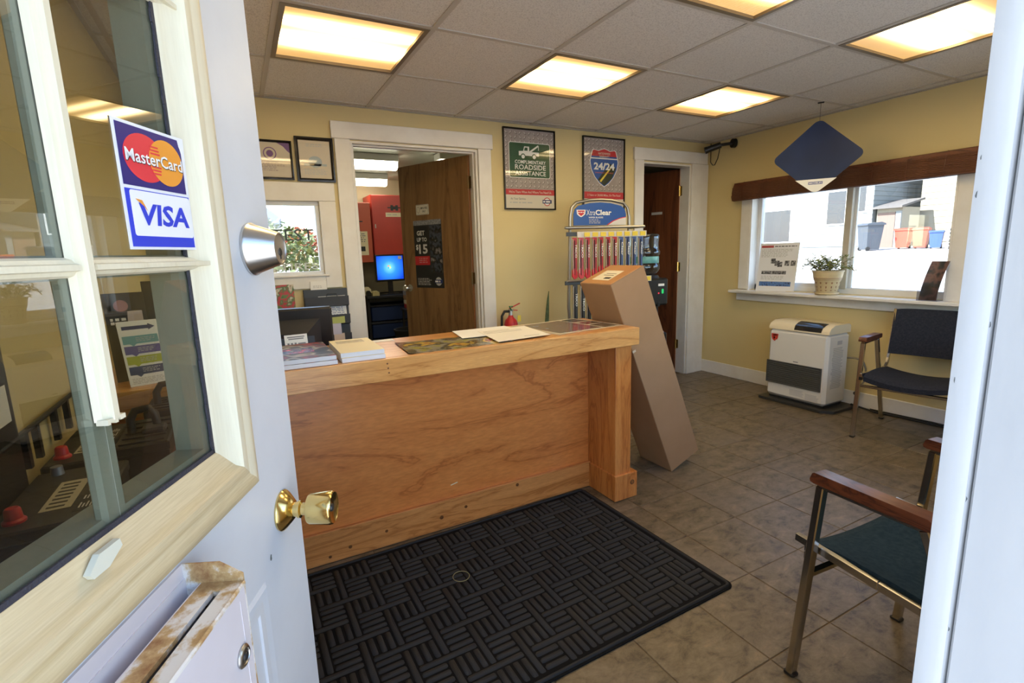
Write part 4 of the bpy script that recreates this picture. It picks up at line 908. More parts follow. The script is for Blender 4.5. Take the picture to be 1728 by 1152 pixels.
def wiper(lx, ly, z0, z1, card, label, word, blue=False, group='wiper blades hanging on the rack'):
    p = rxm @ Vector((lx, ly, 0))
    t = thing('wiper_blade_pack', label, 'wiper blade', (p.x, p.y, z0), RK+random.uniform(-.12, .06), group)
    h = z1-z0
    obj('card', MB().box(-.019, .019, -.004, .004, .05 if not blue else 0, h, .0015), card, t)
    obj('clear_sleeve', MB().box(-.021, -.011, -.010, .006, .04, h-.01, .004), WSIL, t)
    obj('blade', MB().box(-.006, .0, -.011, -.004, .03, h-.02, .002), WDK, t)
    if not blue: obj('red_heel', MB().prism([(-.021, .07), (-.023, .02), (-.004, 0), (.021, .012), (.020, .055), (0, .085)], -.009, .006), REDP, t)
    text(t, word, .010, h*.68, .10, .016, -.0045, WHITEP, .02, rotate=-PI/2)
    return t
rp = [-.31, -.26, -.21, -.155, -.105, -.05, .002]
od_ = ['first', 'second', 'third', 'fourth', 'fifth', 'sixth', 'seventh']
for k, x in enumerate(rp): wiper(x, -.162-.1*(x+.3)/.6, 1.055+.02*(k > 3)+.015, 1.378, WRED, 'red TRICO wiper blade pack, %s on the upper rail from the yellow wall' % od_[k], 'TRICO')
for k, x in enumerate((.058, .112, .167, .222)): wiper(x, -.212-.02*k/4, 1.10, 1.376, WBL if k != 1 else NAVY, 'blue Clear wiper blade pack, %s beside the red packs' % od_[k], 'Clear', True)
for k, x in enumerate((-.31, -.25, -.20, -.15, -.10, .17, .225)): wiper(x, -.165-.03*k/7, .55+.12*(k == 0)+.12*(k > 4), 1.03, WDK if k < 5 else NAVY, '%s wiper blade pack, %s below the lower shelf of the rack' % ('dark' if k < 5 else 'navy', od_[k]), 'TRICO' if k < 5 else 'Clear', k > 0)
flat(rk, 'blue_header', NAVY, [rectp(.0, .27, 1.065, 1.10)], -.225, .003); text(rk, 'XtraClear', .15, 1.083, .09, .018, -.2256, WHITEP, .02)

wc = thing('water_cooler', 'black water cooler tower beside the wiper rack', 'water cooler', (3.10, 3.36, 0), math.radians(-8))
CB = mat('cooler_black', (.014, .015, .016), .35)
obj('cabinet', MB().box(-.155, .155, -.15, .15, .0, .56, .01).box(-.155, .155, -.02, .15, .56, .80, .01).box(-.155, .155, -.15, .15, .80, 1.03, .014), CB, wc)
obj('collar', MB().cone((0, 0, 1.03), (0, 0, 1.055), .14, .125, 28), CB, wc)
obj('drip_tray', MB().box(-.11, .11, -.16, -.02, .56, .575, .003), LGREY, wc)
obj('tap', MB().box(.04, .07, -.155, -.10, .79, .83, .004), CB, wc); obj('tap', MB().box(-.07, -.04, -.155, -.10, .79, .83, .004), CB, wc)
flat(wc, 'label_plate', WHITEP, [rectp(.05, .11, .965, .985)], -.1515, .001); flat(wc, 'green_light', emit('green_led', (.02, .5, .12), .6), [rectp(.085, .105, .90, .94, .008)], -.1515, .001); flat(wc, 'red_light', emit('red_led', (.8, .03, .05), .8), [ell(.055, .905, .006, .006)], -.1515, .001)
bt = thing('water_bottle', 'clear blue upturned bottle with teal label on the water cooler', 'bottle', (3.10, 3.36, 1.056), math.radians(-8))
BTM = glass('blue_water_plastic', (.74, .83, .91), .09, .06, (.75, .86, 1))
def bottle_r(z, a):
    pts = [(0, .07), (.015, .115), (.05, .138), (.09, .136), (.10, .128), (.16, .126), (.175, .138), (.20, .140), (.215, .130), (.33, .136), (.345, .125), (.352, .09)]
    for (z0, r0), (z1, r1) in zip(pts, pts[1:]):
        if z0 <= z <= z1: r = r0+(r1-r0)*(z-z0)/(z1-z0); break
    else: r = pts[-1][1]
    if .21 < z < .345: r *= 1-.06*abs(math.sin(3*a))*math.sin(PI*(z-.21)/.135)
    return r
nb = 36; zl = [0, .008, .015, .03, .05, .09, .10, .16, .175, .20, .215, .24, .27, .30, .33, .345, .352]
mb = MB(); v = [(bottle_r(z, 2*PI*i/nb)*math.cos(2*PI*i/nb), bottle_r(z, 2*PI*i/nb)*math.sin(2*PI*i/nb), z) for z in zl for i in range(nb)]
mb.add(v, [(k*nb+i, k*nb+(i+1) % nb, (k+1)*nb+(i+1) % nb, (k+1)*nb+i) for k in range(len(zl)-1) for i in range(nb)]+[tuple(range((len(zl)-1)*nb, len(zl)*nb))])
obj('bottle_shell', mb, BTM, bt, smooth=60)
obj('label_band', MB().lathe([(.130, .103), (.131, .106), (.131, .155), (.130, .158)], 32, caps=False), mat('teal_label', (.16, .42, .40), .4, var=(14, (.08, .30, .32), 3)), bt, smooth=60)

# fire extinguisher and snake plant behind the counter
fx = thing('fire_extinguisher', 'small red fire extinguisher on the wall beside the office doorway', 'fire extinguisher', (1.885, 3.55, .45))
obj('cylinder', MB().lathe([(.045, 0), (.055, .008), (.055, .27), (.045, .30), (.022, .325), (.018, .34)], 26), REDP, fx, smooth=60)
obj('valve', MB().cone((0, 0, .34), (0, 0, .375), .018, .016, 14).box(-.014, .02, -.012, .012, .37, .39, .003), STEEL, fx)
obj('handle', MB().bar((-.01, 0, .395), (.085, 0, .43), .016, .006).bar((-.01, 0, .385), (.06, 0, .375), .016, .006), REDP, fx)
obj('hose', MB().tube([(-.015, 0, .372), (-.06, -.01, .375), (-.085, -.012, .34), (-.09, -.012, .25), (-.085, -.012, .12), (-.07, -.01, .06)], .011, 8), BLACKM, fx, smooth=60)
obj('pull_tag', MB().box(.03, .06, -.058, -.0565, .29, .34), YELP, fx, smooth=None); obj('seal', MB().tube([(0, -.016, .38), (-.02, -.02, .415), (.01, -.02, .41)], .006, 6), mat('green_seal', (.02, .22, .08), .4), fx)
obj('wall_bracket', MB().box(-.03, .03, .05, .088, .14, .18).box(-.058, .058, -.004, .052, .15, .165), STEEL, fx)
sp_ = thing('snake_plant', 'snake plant with an upright dark green leaf behind the counter', 'plant', (2.13, 3.42, 0))
obj('pot', MB().lathe([(.09, 0), (.12, .22), (.128, .22), (.128, .25), (.11, .25), (.105, .23)], 24), mat('terracotta', (.34, .13, .06), .7), sp_, smooth=50)
obj('soil', MB().cone((0, 0, .20), (0, 0, .225), .10, .104, 20), SOIL, sp_)
SNK = mat('snake_leaf', (.04, .075, .02), .45, var=(18, (.09, .13, .045), 2), stretch=(1, 1, 2.5))
for ax, ay, hh, le in ((.0, 0, .97, .035), (-.04, .03, .60, -.05), (.04, .02, .55, .06), (.0, -.04, .48, .01)):
    obj('leaf', MB().grid(4, 12, lambda u, v: (ax+le*v*v*1.2+(u-.5)*.044*math.sin(PI*min(1, .12+v*.88))**.6, ay-.008*math.sin(PI*u)+le*.3*v, .215+(hh-.215)*v), (0, .003, 0)), SNK, sp_, smooth=60)

# ------------------------------------------------------------------ leaning carton
bx = thing('long_carton', 'tall brown cardboard carton leaning on the counter end', 'carton', (2.094, 2.007, 0.0))
Lv = Vector((-.38, 0, .925)).normalized(); Nv = Vector((Lv.z, 0, -Lv.x))
def cbx(l, n_, y): return Lv*l+Nv*n_+Vector((0, y, 0))
LL, NN, YY = 1.20, .235, .262
Mc = Matrix((Nv, Vector((0, 1, 0)), Lv)).transposed().to_4x4()
obj('carton_body', MB().box(0, NN, 0, YY, 0, LL, .003, Mc), CARD, bx, smooth=20)
obj('top_tape', MB().box(.004, NN-.004, .003, YY-.003, LL, LL+.0006, 0, Mc), CARDT, bx, smooth=None)
obj('shipping_label', MB().box(.045, .16, .07, .21, LL+.0007, LL+.0012, 0, Mc), mat('label_paper', (.72, .66, .52), .5), bx, smooth=None)
obj('label_print', MB().box(.06, .08, .08, .13, LL+.0013, LL+.0016, 0, Mc).box(.10, .105, .09, .17, LL+.0013, LL+.0016, 0, Mc).box(.12, .124, .09, .17, LL+.0013, LL+.0016, 0, Mc), INK, bx, smooth=None)
obj('seam', MB().box(.0, NN, -.0003, .0005, LL-.0035, LL-.002, 0, Mc), mat('carton_crease', (.26, .15, .08), .8), bx, smooth=None)
obj('torn_patch', MB().box(.03, .05, -.0007, .0, .86, .885, 0, Mc).box(.0, .022, -.0007, 0, .80, .812, 0, Mc), mat('torn_card', (.55, .44, .32), .9), bx, smooth=None)

# ------------------------------------------------------------------ entry mat
em = thing('entry_mat', 'charcoal ribbed rubber entry mat before the counter', 'mat', (.55, 1.63, 0), math.radians(1.2))
mx0, mx1, my0, my1 = -.70, .985, -.505, .455
obj('base', MB().prism(rectp(mx0, mx1, my0, my1, .03), .0006, .0055, 'z'), MATB, em)
rim = rectp(mx0+.014, mx1-.014, my0+.014, my1-.014, .02)
obj('raised_rim', MB().tube([(a, b, .0065) for a, b in rim], .0065, 6, True), RIDGE, em, smooth=60)
rid = MB()
def rib(x0, y0, x1, y1, w):
    d = Vector((x1-x0, y1-y0, 0)); L = d.length; d /= L; nn = Vector((-d.y, d.x, 0)); p = Vector((x0, y0, 0)); n = 3
    prof4 = [(-.5, .004), (-.36, .010), (.0, .0118), (.36, .010), (.5, .004)]
    v = []
    for s_, sc in ((0, .6), (.006, 1), (L-.006, 1), (L, .6)):
        for a, z in prof4: v.append(p+d*s_+nn*(a*w*(1 if sc == 1 else .7))+Vector((0, 0, z if sc == 1 else .005)))
    f = [(k*5+i, k*5+i+1, (k+1)*5+i+1, (k+1)*5+i) for k in range(3) for i in range(4)]
    rid.add(v, f)
PT = (my1-my0-.072+.025)/8; G = .026; A = PT-G
nxm = int((mx1-mx0-.07)/PT); nym = 8
ox = mx1-.036-nxm*PT; oy = my0+.034
for i in range(nxm):
    for j in range(nym):
        x0, y0 = ox+i*PT, oy+j*PT
        for k in range(3):
            q = (k+.5)*A/3
            if (i+j) % 2: rib(x0+.002, y0+q, x0+A-.002, y0+q, A/3*.70)
            else: rib(x0+q, y0+.002, x0+q, y0+A-.002, A/3*.70)
for i in range(nxm+1):
    for j in range(nym+1):
        cx, cy2 = ox+i*PT-G/2, oy+j*PT-G/2
        if (i+j) % 2:
            a, b = max(cx-A-G*.4, mx0+.03), min(cx+A+G*.4, mx1-.03)
            if my0+.03 < cy2 < my1-.03: rib(a, cy2, b, cy2, G*.84)
        else:
            a, b = max(cy2-A-G*.4, my0+.03), min(cy2+A+G*.4, my1-.03)
            if mx0+.03 < cx < mx1-.03: rib(cx, a, cx, b, G*.84)
o = obj('ribs', rid, RIDGE, em, smooth=60, fix=True); tag(o, kind='stuff')
rb = tag(obj('rubber_band', MB().tube([(.033*math.cos(a), .033*math.sin(a)*1.0, 0) for a in [2*PI*k/28 for k in range(28)]], .0016, 6, True), mat('tan_rubber', (.24, .20, .09), .6), None, (.655, 1.725, .0142), (0, 0, 0), smooth=60), 'thin tan rubber band lying on the entry mat', 'rubber band')

# ------------------------------------------------------------------ heater and its floor plate
ht = thing('wall_heater', 'cream vented room heater with dark louvre under the window', 'heater', (3.97, 2.41, .022))
HX, HY0, HY1 = 3.842, 2.165, 2.655
def hb(nme, a, m, r=.002): return obj(nme, MB().box(*a, r), m, ht, w=True)
hb('body', (HX, 4.125, HY0, HY1, .04, .60), HEATW, .022)
mb = MB().prism([(HX, .601), (4.125, .601), (4.125, .655), (4.10, .668), (HX+.075, .668), (HX+.02, .645), (HX+.003, .62)], HY0, HY1)
obj('top_cover', mb, HEATC, ht, w=True, smooth=60)
hb('louvre_back', (HX-.001, HX+.004, HY0+.035, HY1-.005, .155, .335), BLACKM)
for k in range(11):
    z = .165+k*.0158; q = MB().box(-.009, .003, HY0+.04, HY1-.01, -.0035, .0035, .001); q.v = [(HX-.003+p[0]*.8, p[1], z+p[2]+p[0]*.5) for p in q.v]; obj('slat', q, mat('louvre_dark', (.075, .075, .07), .45) if k == 0 else bpy.data.materials['louvre_dark'], ht, w=True, smooth=None)
mb = MB().sweep(HY0+.033, HY1-.003, .152, .338, [(0, 0), (0, -.010), (.005, -.010), (.005, 0)]); mb.v = [(HX+p[1], p[0], p[2]) for p in mb.v]; obj('louvre_frame', mb, bpy.data.materials['louvre_dark'], ht, w=True)
mb = MB().prism([(HX+.004, .612), (HX+.018, .642), (HX+.055, .662), (HX+.09, .669), (HX+.09, .6735), (HX+.05, .667), (HX+.012, .646), (HX-.001, .612)], HY0+.06, HY0+.275); obj('control_window', mb, mat('smoked_panel', (.015, .014, .013), .12), ht, w=True)
hb('vent_grip', (3.96, 4.02, HY0-.002, HY0+.002, .515, .545), LGREY, .001)

def hpr(nme, polys, m):
    mb = MB()
    for p in polys: mb.prism(p, 0, .0006)
    mb.v = [(HX-.0006+p[1]*.5, HY1-p[0], p[2]) for p in mb.v]; return obj(nme, mb, m, ht, w=True, smooth=None)
hpr('warning_sticker', [[(.026, .562), (.086, .562), (.084, .535), (.078, .515), (.066, .512), (.060, .500), (.050, .503), (.036, .512), (.027, .535)]], mat('sticker_red', (.55, .05, .03), .4))
hpr('sticker_print', [rectp(.034, .078, .546, .554), rectp(.044, .060, .520, .536)], mat('sticker_pale', (.70, .30, .22), .5))
sm = []
for k in range(6):
    z = .125-k*.0085; sm.append(rectp(.21, .33-.02*random.random(), z-.0025, z+.0018)); sm.append(rectp(.34, .45-.02*random.random(), z-.012-.0025, z-.012+.0018))
hpr('small_print', sm, LGREY); hpr('maker_mark', [rectp(.225, .265, .35, .358)], GREYINK)
mb = MB()
for k in range(26):
    z = .49-k*.0125; mb.box(3.90+.02*random.random(), 4.05-.03*random.random(), HY0-.0008, HY0+.0002, z-.003, z+.003)
obj('side_print', mb, mat('side_print_grey', (.42, .42, .40), .5), ht, w=True, smooth=None)
hb('foot', (HX+.02, 4.11, HY0+.02, HY1-.02, .0225, .04), BLACKM)
hp = tag(obj('heater_floor_plate', MB().prism([(3.80, 2.17), (3.86, 2.095), (4.15, 2.095), (4.165, 2.12), (4.165, 2.70), (3.815, 2.70), (3.80, 2.68)], .0015, .022, 'z'), mat('dark_steel_plate', (.045, .045, .042), .45, .3), None, (0, 0, 0)), 'dark metal floor plate under the room heater', 'floor plate')
hp.location = (3.98, 2.4, 0); 
for v in hp.data.vertices: v.co.x -= 3.98; v.co.y -= 2.4
gp = thing('gas_pipe', 'thin bent gas pipe and valve beside the room heater', 'pipe', (4.14, 2.05, .03))
obj('pipe', MB().tube([(4.10, 2.16, .40), (4.11, 2.11, .405), (4.125, 2.06, .39), (4.135, 2.04, .33), (4.14, 2.035, .25), (4.14, 2.06, .20), (4.14, 2.085, .18), (4.14, 2.085, .024)], .007, 8), mat('grey_copper', (.25, .23, .19), .4, .8), gp, w=True, smooth=60)
obj('valve', MB().box(4.125, 4.155, 2.07, 2.10, .10, .16, .006).cone((4.14, 2.085, .06), (4.14, 2.085, .10), .016, .016, 12).cone((4.12, 2.085, .13), (4.105, 2.085, .13), .016, .014, 10), DARKMETAL, gp, w=True)
tag(obj('power_cable', MB().tube([(4.13, 2.12, .03), (4.12, 2.02, .022), (4.14, 1.95, .009), (4.165, 1.8, .008), (4.168, 1.5, .008), (4.168, 1.25, .008), (4.165, .9, .008), (4.15, .3, .008)], .0075, 7).tube([(4.17, 2.0, .012), (4.17, 1.6, .022), (4.17, 1.1, .022), (4.165, .3, .022)], .006, 7), BLACKM, None, (0, 0, 0), smooth=60), 'black cables running along the floor under the window', 'cable')

# ------------------------------------------------------------------ waiting chairs
def chair(label, loc, rz, fab):
    t = thing('waiting_chair', label, 'chair', loc, rz)
    for s in (-1, 1):
        x = s*.262
        obj('leg', MB().bar((x, 0, .004), (x, -.05, .632), .022, .026, (1, 0, 0), .003), CHROME, t)
        obj('leg', MB().bar((x, -.555, .004), (x, -.298, .632), .022, .026, (1, 0, 0), .003), CHROME, t)
        obj('arm_rail', MB().box(x-.011, x+.011, -.305, -.043, .625, .640, .002), CHROME, t)
        obj('armrest', MB().prism([(-.028, .650), (-.034, .667), (-.04, .671), (-.31, .668), (-.322, .660), (-.322, .642), (-.312, .638), (-.04, .640), (-.03, .643)], x-.023, x+.023, 'x'), ARMW, t, smooth=40)
        pth = [(.032, .433), (-.20, .418), (-.38, .408), (-.43, .412), (-.462, .435), (-.478, .475), (-.50, .56), (-.545, .815)]
        rl = MB(); xr = s*.236
        for a, b in zip(pth, pth[1:]): rl.bar((xr, a[0], a[1]), (xr, b[0], b[1]), .016, .024, (1, 0, 0) if False else (0, 0, 1), .002)
        obj('seat_rail', rl, CHROME, t)
        for y, z in ((-.022, .40), (-.452, .40)): obj('bolt_block', MB().box(min(xr, x)+.004, max(xr, x)-.004, y-.012, y+.012, z-.008, z+.012), BLACK, t)
        obj('foot_cap', MB().box(x-.014, x+.014, -.016, .016, 0, .012, .003), BLACK, t); obj('foot_cap', MB().box(x-.014, x+.014, -.571, -.539, 0, .012, .003), BLACK, t)
    obj('stretcher', MB().bar((-.25, -.028, .352), (.25, -.028, .352), .018, .018, r=.003), CHROME, t); obj('stretcher', MB().bar((-.25, -.408, .352), (.25, -.408, .352), .018, .018, r=.003), CHROME, t)
    def seat(u, v):
        x = (u-.5)*.452; y = .012-.455*v; q = 2*u-1
        z = .437-.03*(1-q*q)-.02*v+.012*math.sin(PI*v)-(.014 if v < .02 else 0)
        return (x, y+(.012*(1-q*q) if v < .1 else 0), z)
    obj('seat', MB().grid(16, 14, seat, (0, 0, -.03)), fab, t, smooth=60)
    def back(u, v):
        x = (u-.5)*.478; q = 2*u-1; z = .505+.315*v
        y = -.478-.062*v-.022*(1-q*q)+.006
        return (x, y, z-(.008*abs(q)**6 if v > .9 else 0))
    obj('backrest', MB().grid(14, 10, back, (0, -.028, -.004)), fab, t, smooth=60)
    return t
chair('chrome framed armchair with charcoal fabric under the window', (3.548, 1.515, 0), math.radians(99.5), FAB1)
chair('chrome framed armchair with dark teal fabric beside the entrance jamb', (1.608, .772, 0), math.radians(-4.5), FAB2)

# ------------------------------------------------------------------ on the window sill
pl = thing('potted_plant', 'straggly green plant in a patterned cream pot on the window sill', 'plant', (4.146, 2.385, .8745))
obj('saucer', MB().lathe([(.078, 0), (.086, .012), (.088, .025), (.083, .025), (.09, .012), (.03, .01)], 30), CERAM, pl, smooth=50)
obj('pot', MB().lathe([(.072, .012), (.090, .11), (.094, .115), (.100, .135), (.108, .182), (.113, .186), (.113, .192), (.104, .192), (.1, .18)], 36), CERAM, pl, smooth=40)
obj('soil', MB().cone((0, 0, .15), (0, 0, .178), .095, .102, 24), SOIL, pl)
pt = MB()
for k in range(14):
    a = 2*PI*k/14
    for dz, w_, hh in ((.10, .008, .012), (.068, .005, .018), (.04, .009, .006)):
        r = .072+.018*(dz-.012)/.098+.0012
        e = Vector((-math.sin(a), math.cos(a), 0)); c = Vector((r*math.cos(a), r*math.sin(a), dz)); up = Vector((.18*math.cos(a), .18*math.sin(a), 1)).normalized()
        pt.add([c-e*w_, c-up*hh, c+e*w_, c+up*(hh*.3)], [(0, 1, 2, 3)])
obj('glaze_pattern', pt, CERAMD, pl, smooth=None)
obj('rim_lines', MB().lathe([(.0945, .119), (.0965, .122), (.0963, .124), (.0955, .125)], 36, caps=False).lathe([(.0985, .131), (.1005, .134), (.100, .136)], 36, caps=False), CERAMD, pl)
for k in range(40):
    a = random.random()*2*PI; r0 = random.random()*.075; r1 = r0+random.uniform(.02, .115)*(1 if math.cos(a+.2) < .7 else .5); hh = random.uniform(.07, .15)*(1-.25*(r1 > .12))
    p0 = Vector((r0*math.cos(a)*.8, r0*math.sin(a), .172)); p1 = Vector((max(r1*math.cos(a), -.1)*.55, r1*math.sin(a), .172+hh)); p2 = p1+Vector((.01*math.cos(a), .045*math.sin(a), -random.uniform(-.03, .08)))
    pth = [p0.lerp(p1, s_)*(1-s_*.0)+(p2-p1)*max(0, s_-.6) for s_ in (0, .25, .5, .75, 1)]+[p2]
    obj('stem', MB().tube(pth, .0014, 4), STEM, pl, smooth=60)
    lf = MB()
    for q in range(22):
        s_ = random.uniform(.25, 1); i = min(int(s_*5), 4); c = pth[i].lerp(pth[i+1], s_*5-i); d = Vector((random.uniform(-1, 1), random.uniform(-1, 1), random.uniform(-.4, .8))).normalized(); e = d.orthogonal().normalized()
        L = random.uniform(.018, .042); w_ = L*.13
        lf.add([c, c+d*L*.5+e*w_, c+d*L, c+d*L*.5-e*w_], [(0, 1, 2, 3)])
    o = obj('foliage', lf, SAGE, pl, smooth=None, fix=False); tag(o, kind='stuff')

sf = thing('printed_flyer', 'white flyer with small photos leaning in the window corner', 'flyer', (4.175, 2.86, .8745), math.radians(-82), rot=(math.radians(-9), 0, math.radians(-79)))
obj('sheet', MB().box(-.165, .165, 0, .003, 0, .425), mat('flyer_paper', (.72, .73, .76), .5), sf, smooth=None)
flat(sf, 'logo_bar', mat('flyer_red', (.40, .05, .05), .5), [rectp(-.155, -.05, .385, .405)], -.0004); lines(sf, -.04, .15, .390, .402, 1, -.0004, INK, ragged=.02, fill=.6); lines(sf, -.15, .15, .30, .375, 6, -.0004, LGREY)
PH = photo('flyer_photo', [(.03, .03, .035), (.14, .14, .15), (.45, .45, .46)], 60)
flat(sf, 'photos', PH, [rectp(x, x+.04, z, z+.045) for x, z in ((-.06, .245), (-.025, .225), (.0, .215), (.06, .225), (.11, .225))]+[rectp(-.13, .08, .15, .18)], -.0004)
flat(sf, 'blue_photos', photo('flyer_blue_photo', [(.02, .05, .22), (.10, .2, .45), (.03, .03, .05)], 50), [rectp(-.14, .13, .045, .085)], -.0004); lines(sf, -.13, .10, .10, .14, 3, -.0004, LGREY)
rs = thing('brochure_rack', 'clear desk holder with a dark curved brochure on the sill', 'brochure holder', (4.15, 1.70, .8745), math.radians(-92))
obj('holder', MB().box(-.045, .075, -.055, -.052, 0, .10).box(-.045, .075, -.055, .03, 0, .003).box(-.045, -.0435, -.055, .03, 0, .06).box(.0735, .075, -.055, .03, 0, .06), glass('acrylic', (.80, .82, .88), .04), rs, smooth=None)
obj('brochure', MB().grid(6, 10, lambda u, v: (-.035+.1*u+.035*v*v, -.046+.045*v+.012*math.sin(PI*u), .004+.262*v), (0, .006, 0)), photo('dark_brochure', [(.012, .014, .016), (.03, .035, .04), (.16, .09, .08), (.015, .017, .02)], 14, .3), rs, smooth=60)

# ------------------------------------------------------------------ behind the entrance door: battery stand, sheets on the counter end
bs = thing('battery_stand', 'black steel battery stand along the wall behind the entrance door', 'display stand', (-.33, 1.45, 0))
obj('top_shelf', MB().box(-.45, -.16, 1.06, 1.87, .615, .635), BLACKM, bs, w=True); obj('lower_shelf', MB().box(-.45, -.20, 1.10, 1.85, .18, .20), BLACKM, bs, w=True)
for x, y in ((-.44, 1.09), (-.44, 1.85), (-.19, 1.12), (-.18, 1.85)): obj('leg', MB().box(x-.01, x+.01, y-.012, y+.012, 0, .615 if x > -.4 else .94), BLACK, bs, w=True)
obj('rail', MB().tube([(-.44, 1.09, .938), (-.44, 1.85, .938)], .006, 8), BLACK, bs, w=True)
for y in (1.40, 1.47, 1.60, 1.70): obj('rail_post', MB().box(-.446, -.434, y-.008, y+.008, .86, .938), BLACK, bs, w=True)
BATT = mat('battery_case', (.012, .012, .013), .45); BTOP = mat('battery_top_olive', (.022, .020, .013), .45, var=(9, (.015, .015, .011), 3)); BLAB = mat('battery_label', (.55, .50, .36), .4); BROWNL = mat('battery_side_label', (.13, .035, .018), .35); TERM = mat('lead_terminal', (.30, .31, .36), .4, .6)
def battery(label, x0, x1, y0, y1, zb, zt, caps, handle=False, top=BTOP, rows=False):
    t = thing('car_battery', label, 'battery', ((x0+x1)/2, (y0+y1)/2, zb), 0, 'car batteries on the stand')
    hx, hy, h = (x1-x0)/2, (y1-y0)/2, zt-zb
    obj('case', MB().box(-hx, hx, -hy, hy, 0, h-.02, .005), BATT, t)
    obj('lid', MB().box(-hx-.003, hx+.003, -hy-.003, hy+.003, h-.025, h, .004), top if not rows else BATT, t)
    for cx, cy2, kind in caps:
        obj('terminal_cap' if kind else 'terminal', MB().lathe([(.017, 0), (.017, .004), (.013, .008), (.0115, .024), (.009, .027)], 16, Matrix.Translation((cx, cy2, h))) if kind else MB().lathe([(.012, 0), (.0105, .018)], 14, Matrix.Translation((cx, cy2, h))), REDP if kind else TERM, t)
    if not rows:
        obj('barcode_label', MB().box(-hx*.25, hx*.35, -hy*.55, hy*.45, h, h+.0006), BLAB, t, smooth=None)
        q = MB()
        for k in range(7): q.box(-hx*.15, hx*.2, -hy*.48+k*hy*.13, -hy*.48+k*hy*.13+hy*.05, h+.0006, h+.0010)
        obj('label_print', q, INK, t, smooth=None)
        obj('warning_label', MB().box(hx*.45, hx*.95, -hy*.75, hy*.8, h, h+.0006), INK, t, smooth=None)
        q = MB()
        for k in range(6):
            for m_ in range(5): q.box(hx*.52+k*hx*.07, hx*.55+k*hx*.07, -hy*.65+m_*hy*.28, -hy*.65+m_*hy*.28+hy*random.uniform(.1, .22), h+.0006, h+.0010)
        obj('warning_print', q, WHITEP, t, smooth=None)
    else:
        for k in range(5): obj('lid_ridge', MB().box(-hx+.008, hx-.008, -hy+.012+k*hy*.38, -hy+.022+k*hy*.38, h, h+.004, .001), BATT, t)
    q = MB().box(hx, hx+.0008, -hy*.8, hy*.75, h*.25, h*.8); obj('side_label', q, BROWNL, t, smooth=None)
    obj('label_stripe', MB().box(hx+.0008, hx+.0014, -hy*.5, hy*.2, h*.35, h*.385).box(hx+.0008, hx+.0014, -hy*.5, hy*.1, h*.43, h*.45), WHITEP, t, smooth=None); obj('label_flash', MB().box(hx+.0008, hx+.0014, hy*.2, hy*.7, h*.5, h*.78), YELP, t, smooth=None)
    if handle:
        obj('carry_handle', MB().tube([(-hx*.6, -.01, h), (-hx*.6, -.005, h+.035), (-hx*.4, 0, h+.055), (hx*.15, .004, h+.058), (hx*.35, .005, h+.04), (hx*.4, .005, h)], .010, 8), BATT, t, smooth=60)
        obj('vent_bar', MB().box(-hx*.2, hx*.8, -hy*.35, hy*.05, h, h+.014, .005), mat('vent_bar_grey', (.03, .03, .032), .4) if 'vent_bar_grey' not in bpy.data.materials else bpy.data.materials['vent_bar_grey'], t)
    return t
battery('black car battery with barcode label, grey post and red cap on the stand', -.425, -.27, 1.095, 1.385, .636, .846, [(-.045, -.10, 1), (-.04, .125, 0)])
battery('black car battery with red cap beside the wall rail of the stand', -.428, -.318, 1.42, 1.70, .636, .850, [(-.03, -.09, 1)])
battery('black car battery with ribbed lid and folded carry strap on the stand', -.302, -.195, 1.43, 1.665, .636, .862, [], True, rows=True)
battery('black car battery with ribbed lid and upright carry strap next to the counter', -.275, -.155, 1.70, 1.862, .636, .875, [], True, rows=True)
bp_ = thing('wall_board', 'black display board with a white sticker on the wall behind the entrance door', 'board', (XL+.001, 1.20, .60))
obj('board', MB().box(XL+.001, XL+.018, .95, 1.372, .60, 1.40, .003), BLACK, bp_, w=True); obj('sticker', MB().box(XL+.018, XL+.0186, 1.25, 1.35, .98, 1.055), WHITEP, bp_, w=True, smooth=None)

def leaning(name, label, cat, bl, br_, hgt, lean, th, m, z0=ZT0+.0005):
    bl = Vector((*bl, 0)); br_ = Vector((*br_, 0)); c = (bl+br_)/2; d = (br_-bl); w_ = d.length
    rz = math.atan2(d.y, d.x)
    t = thing(name, label, cat, (c.x, c.y, z0), rot=(-lean, 0, rz))
    obj('sheet', MB().box(-w_/2, w_/2, 0, th, 0, hgt, min(.001, th*.3)), m, t, smooth=None)
    return t, w_
t, w_ = leaning('step_leaflet', 'white leaflet with four coloured step arrows standing on the counter end', 'leaflet', (-.335, 1.925), (-.232, 1.96), .215, .38, .002, WHITE)
cols = [mat('teal_arrow', (.10, .33, .38), .5), mat('indigo_arrow', (.06, .06, .28), .5), mat('lime_arrow', (.36, .42, .02), .5), mat('navy_arrow', (.012, .04, .14), .5)]
for k in range(4):
    z1 = .165-k*.034; z0 = z1-.027
    flat(t, 'step_arrow', cols[k], [[(-w_*.44, z0), (-w_*.28, z0), (-w_*.2, z0-.008), (-w_*.12, z0), (w_*.44, z0), (w_*.44, z1), (-w_*.44, z1)]], -.0006); lines(t, -w_*.12, w_*.36, z0+.006, z1-.005, 3, -.001, LGREY)
flat(t, 'top_arrow', NAVY, [[(-w_*.4, .186), (w_*.25, .186), (w_*.25, .181), (w_*.42, .192), (w_*.25, .203), (w_*.25, .198), (-w_*.4, .198)]], -.0006); lines(t, -w_*.42, w_*.42, .006, .026, 4, -.0006, LGREY)
t, w_ = leaning('crest_folder', 'black folder with a pink crest standing behind the step leaflet', 'folder', (-.385, 2.03), (-.275, 2.06), .30, .30, .004, BLACK)
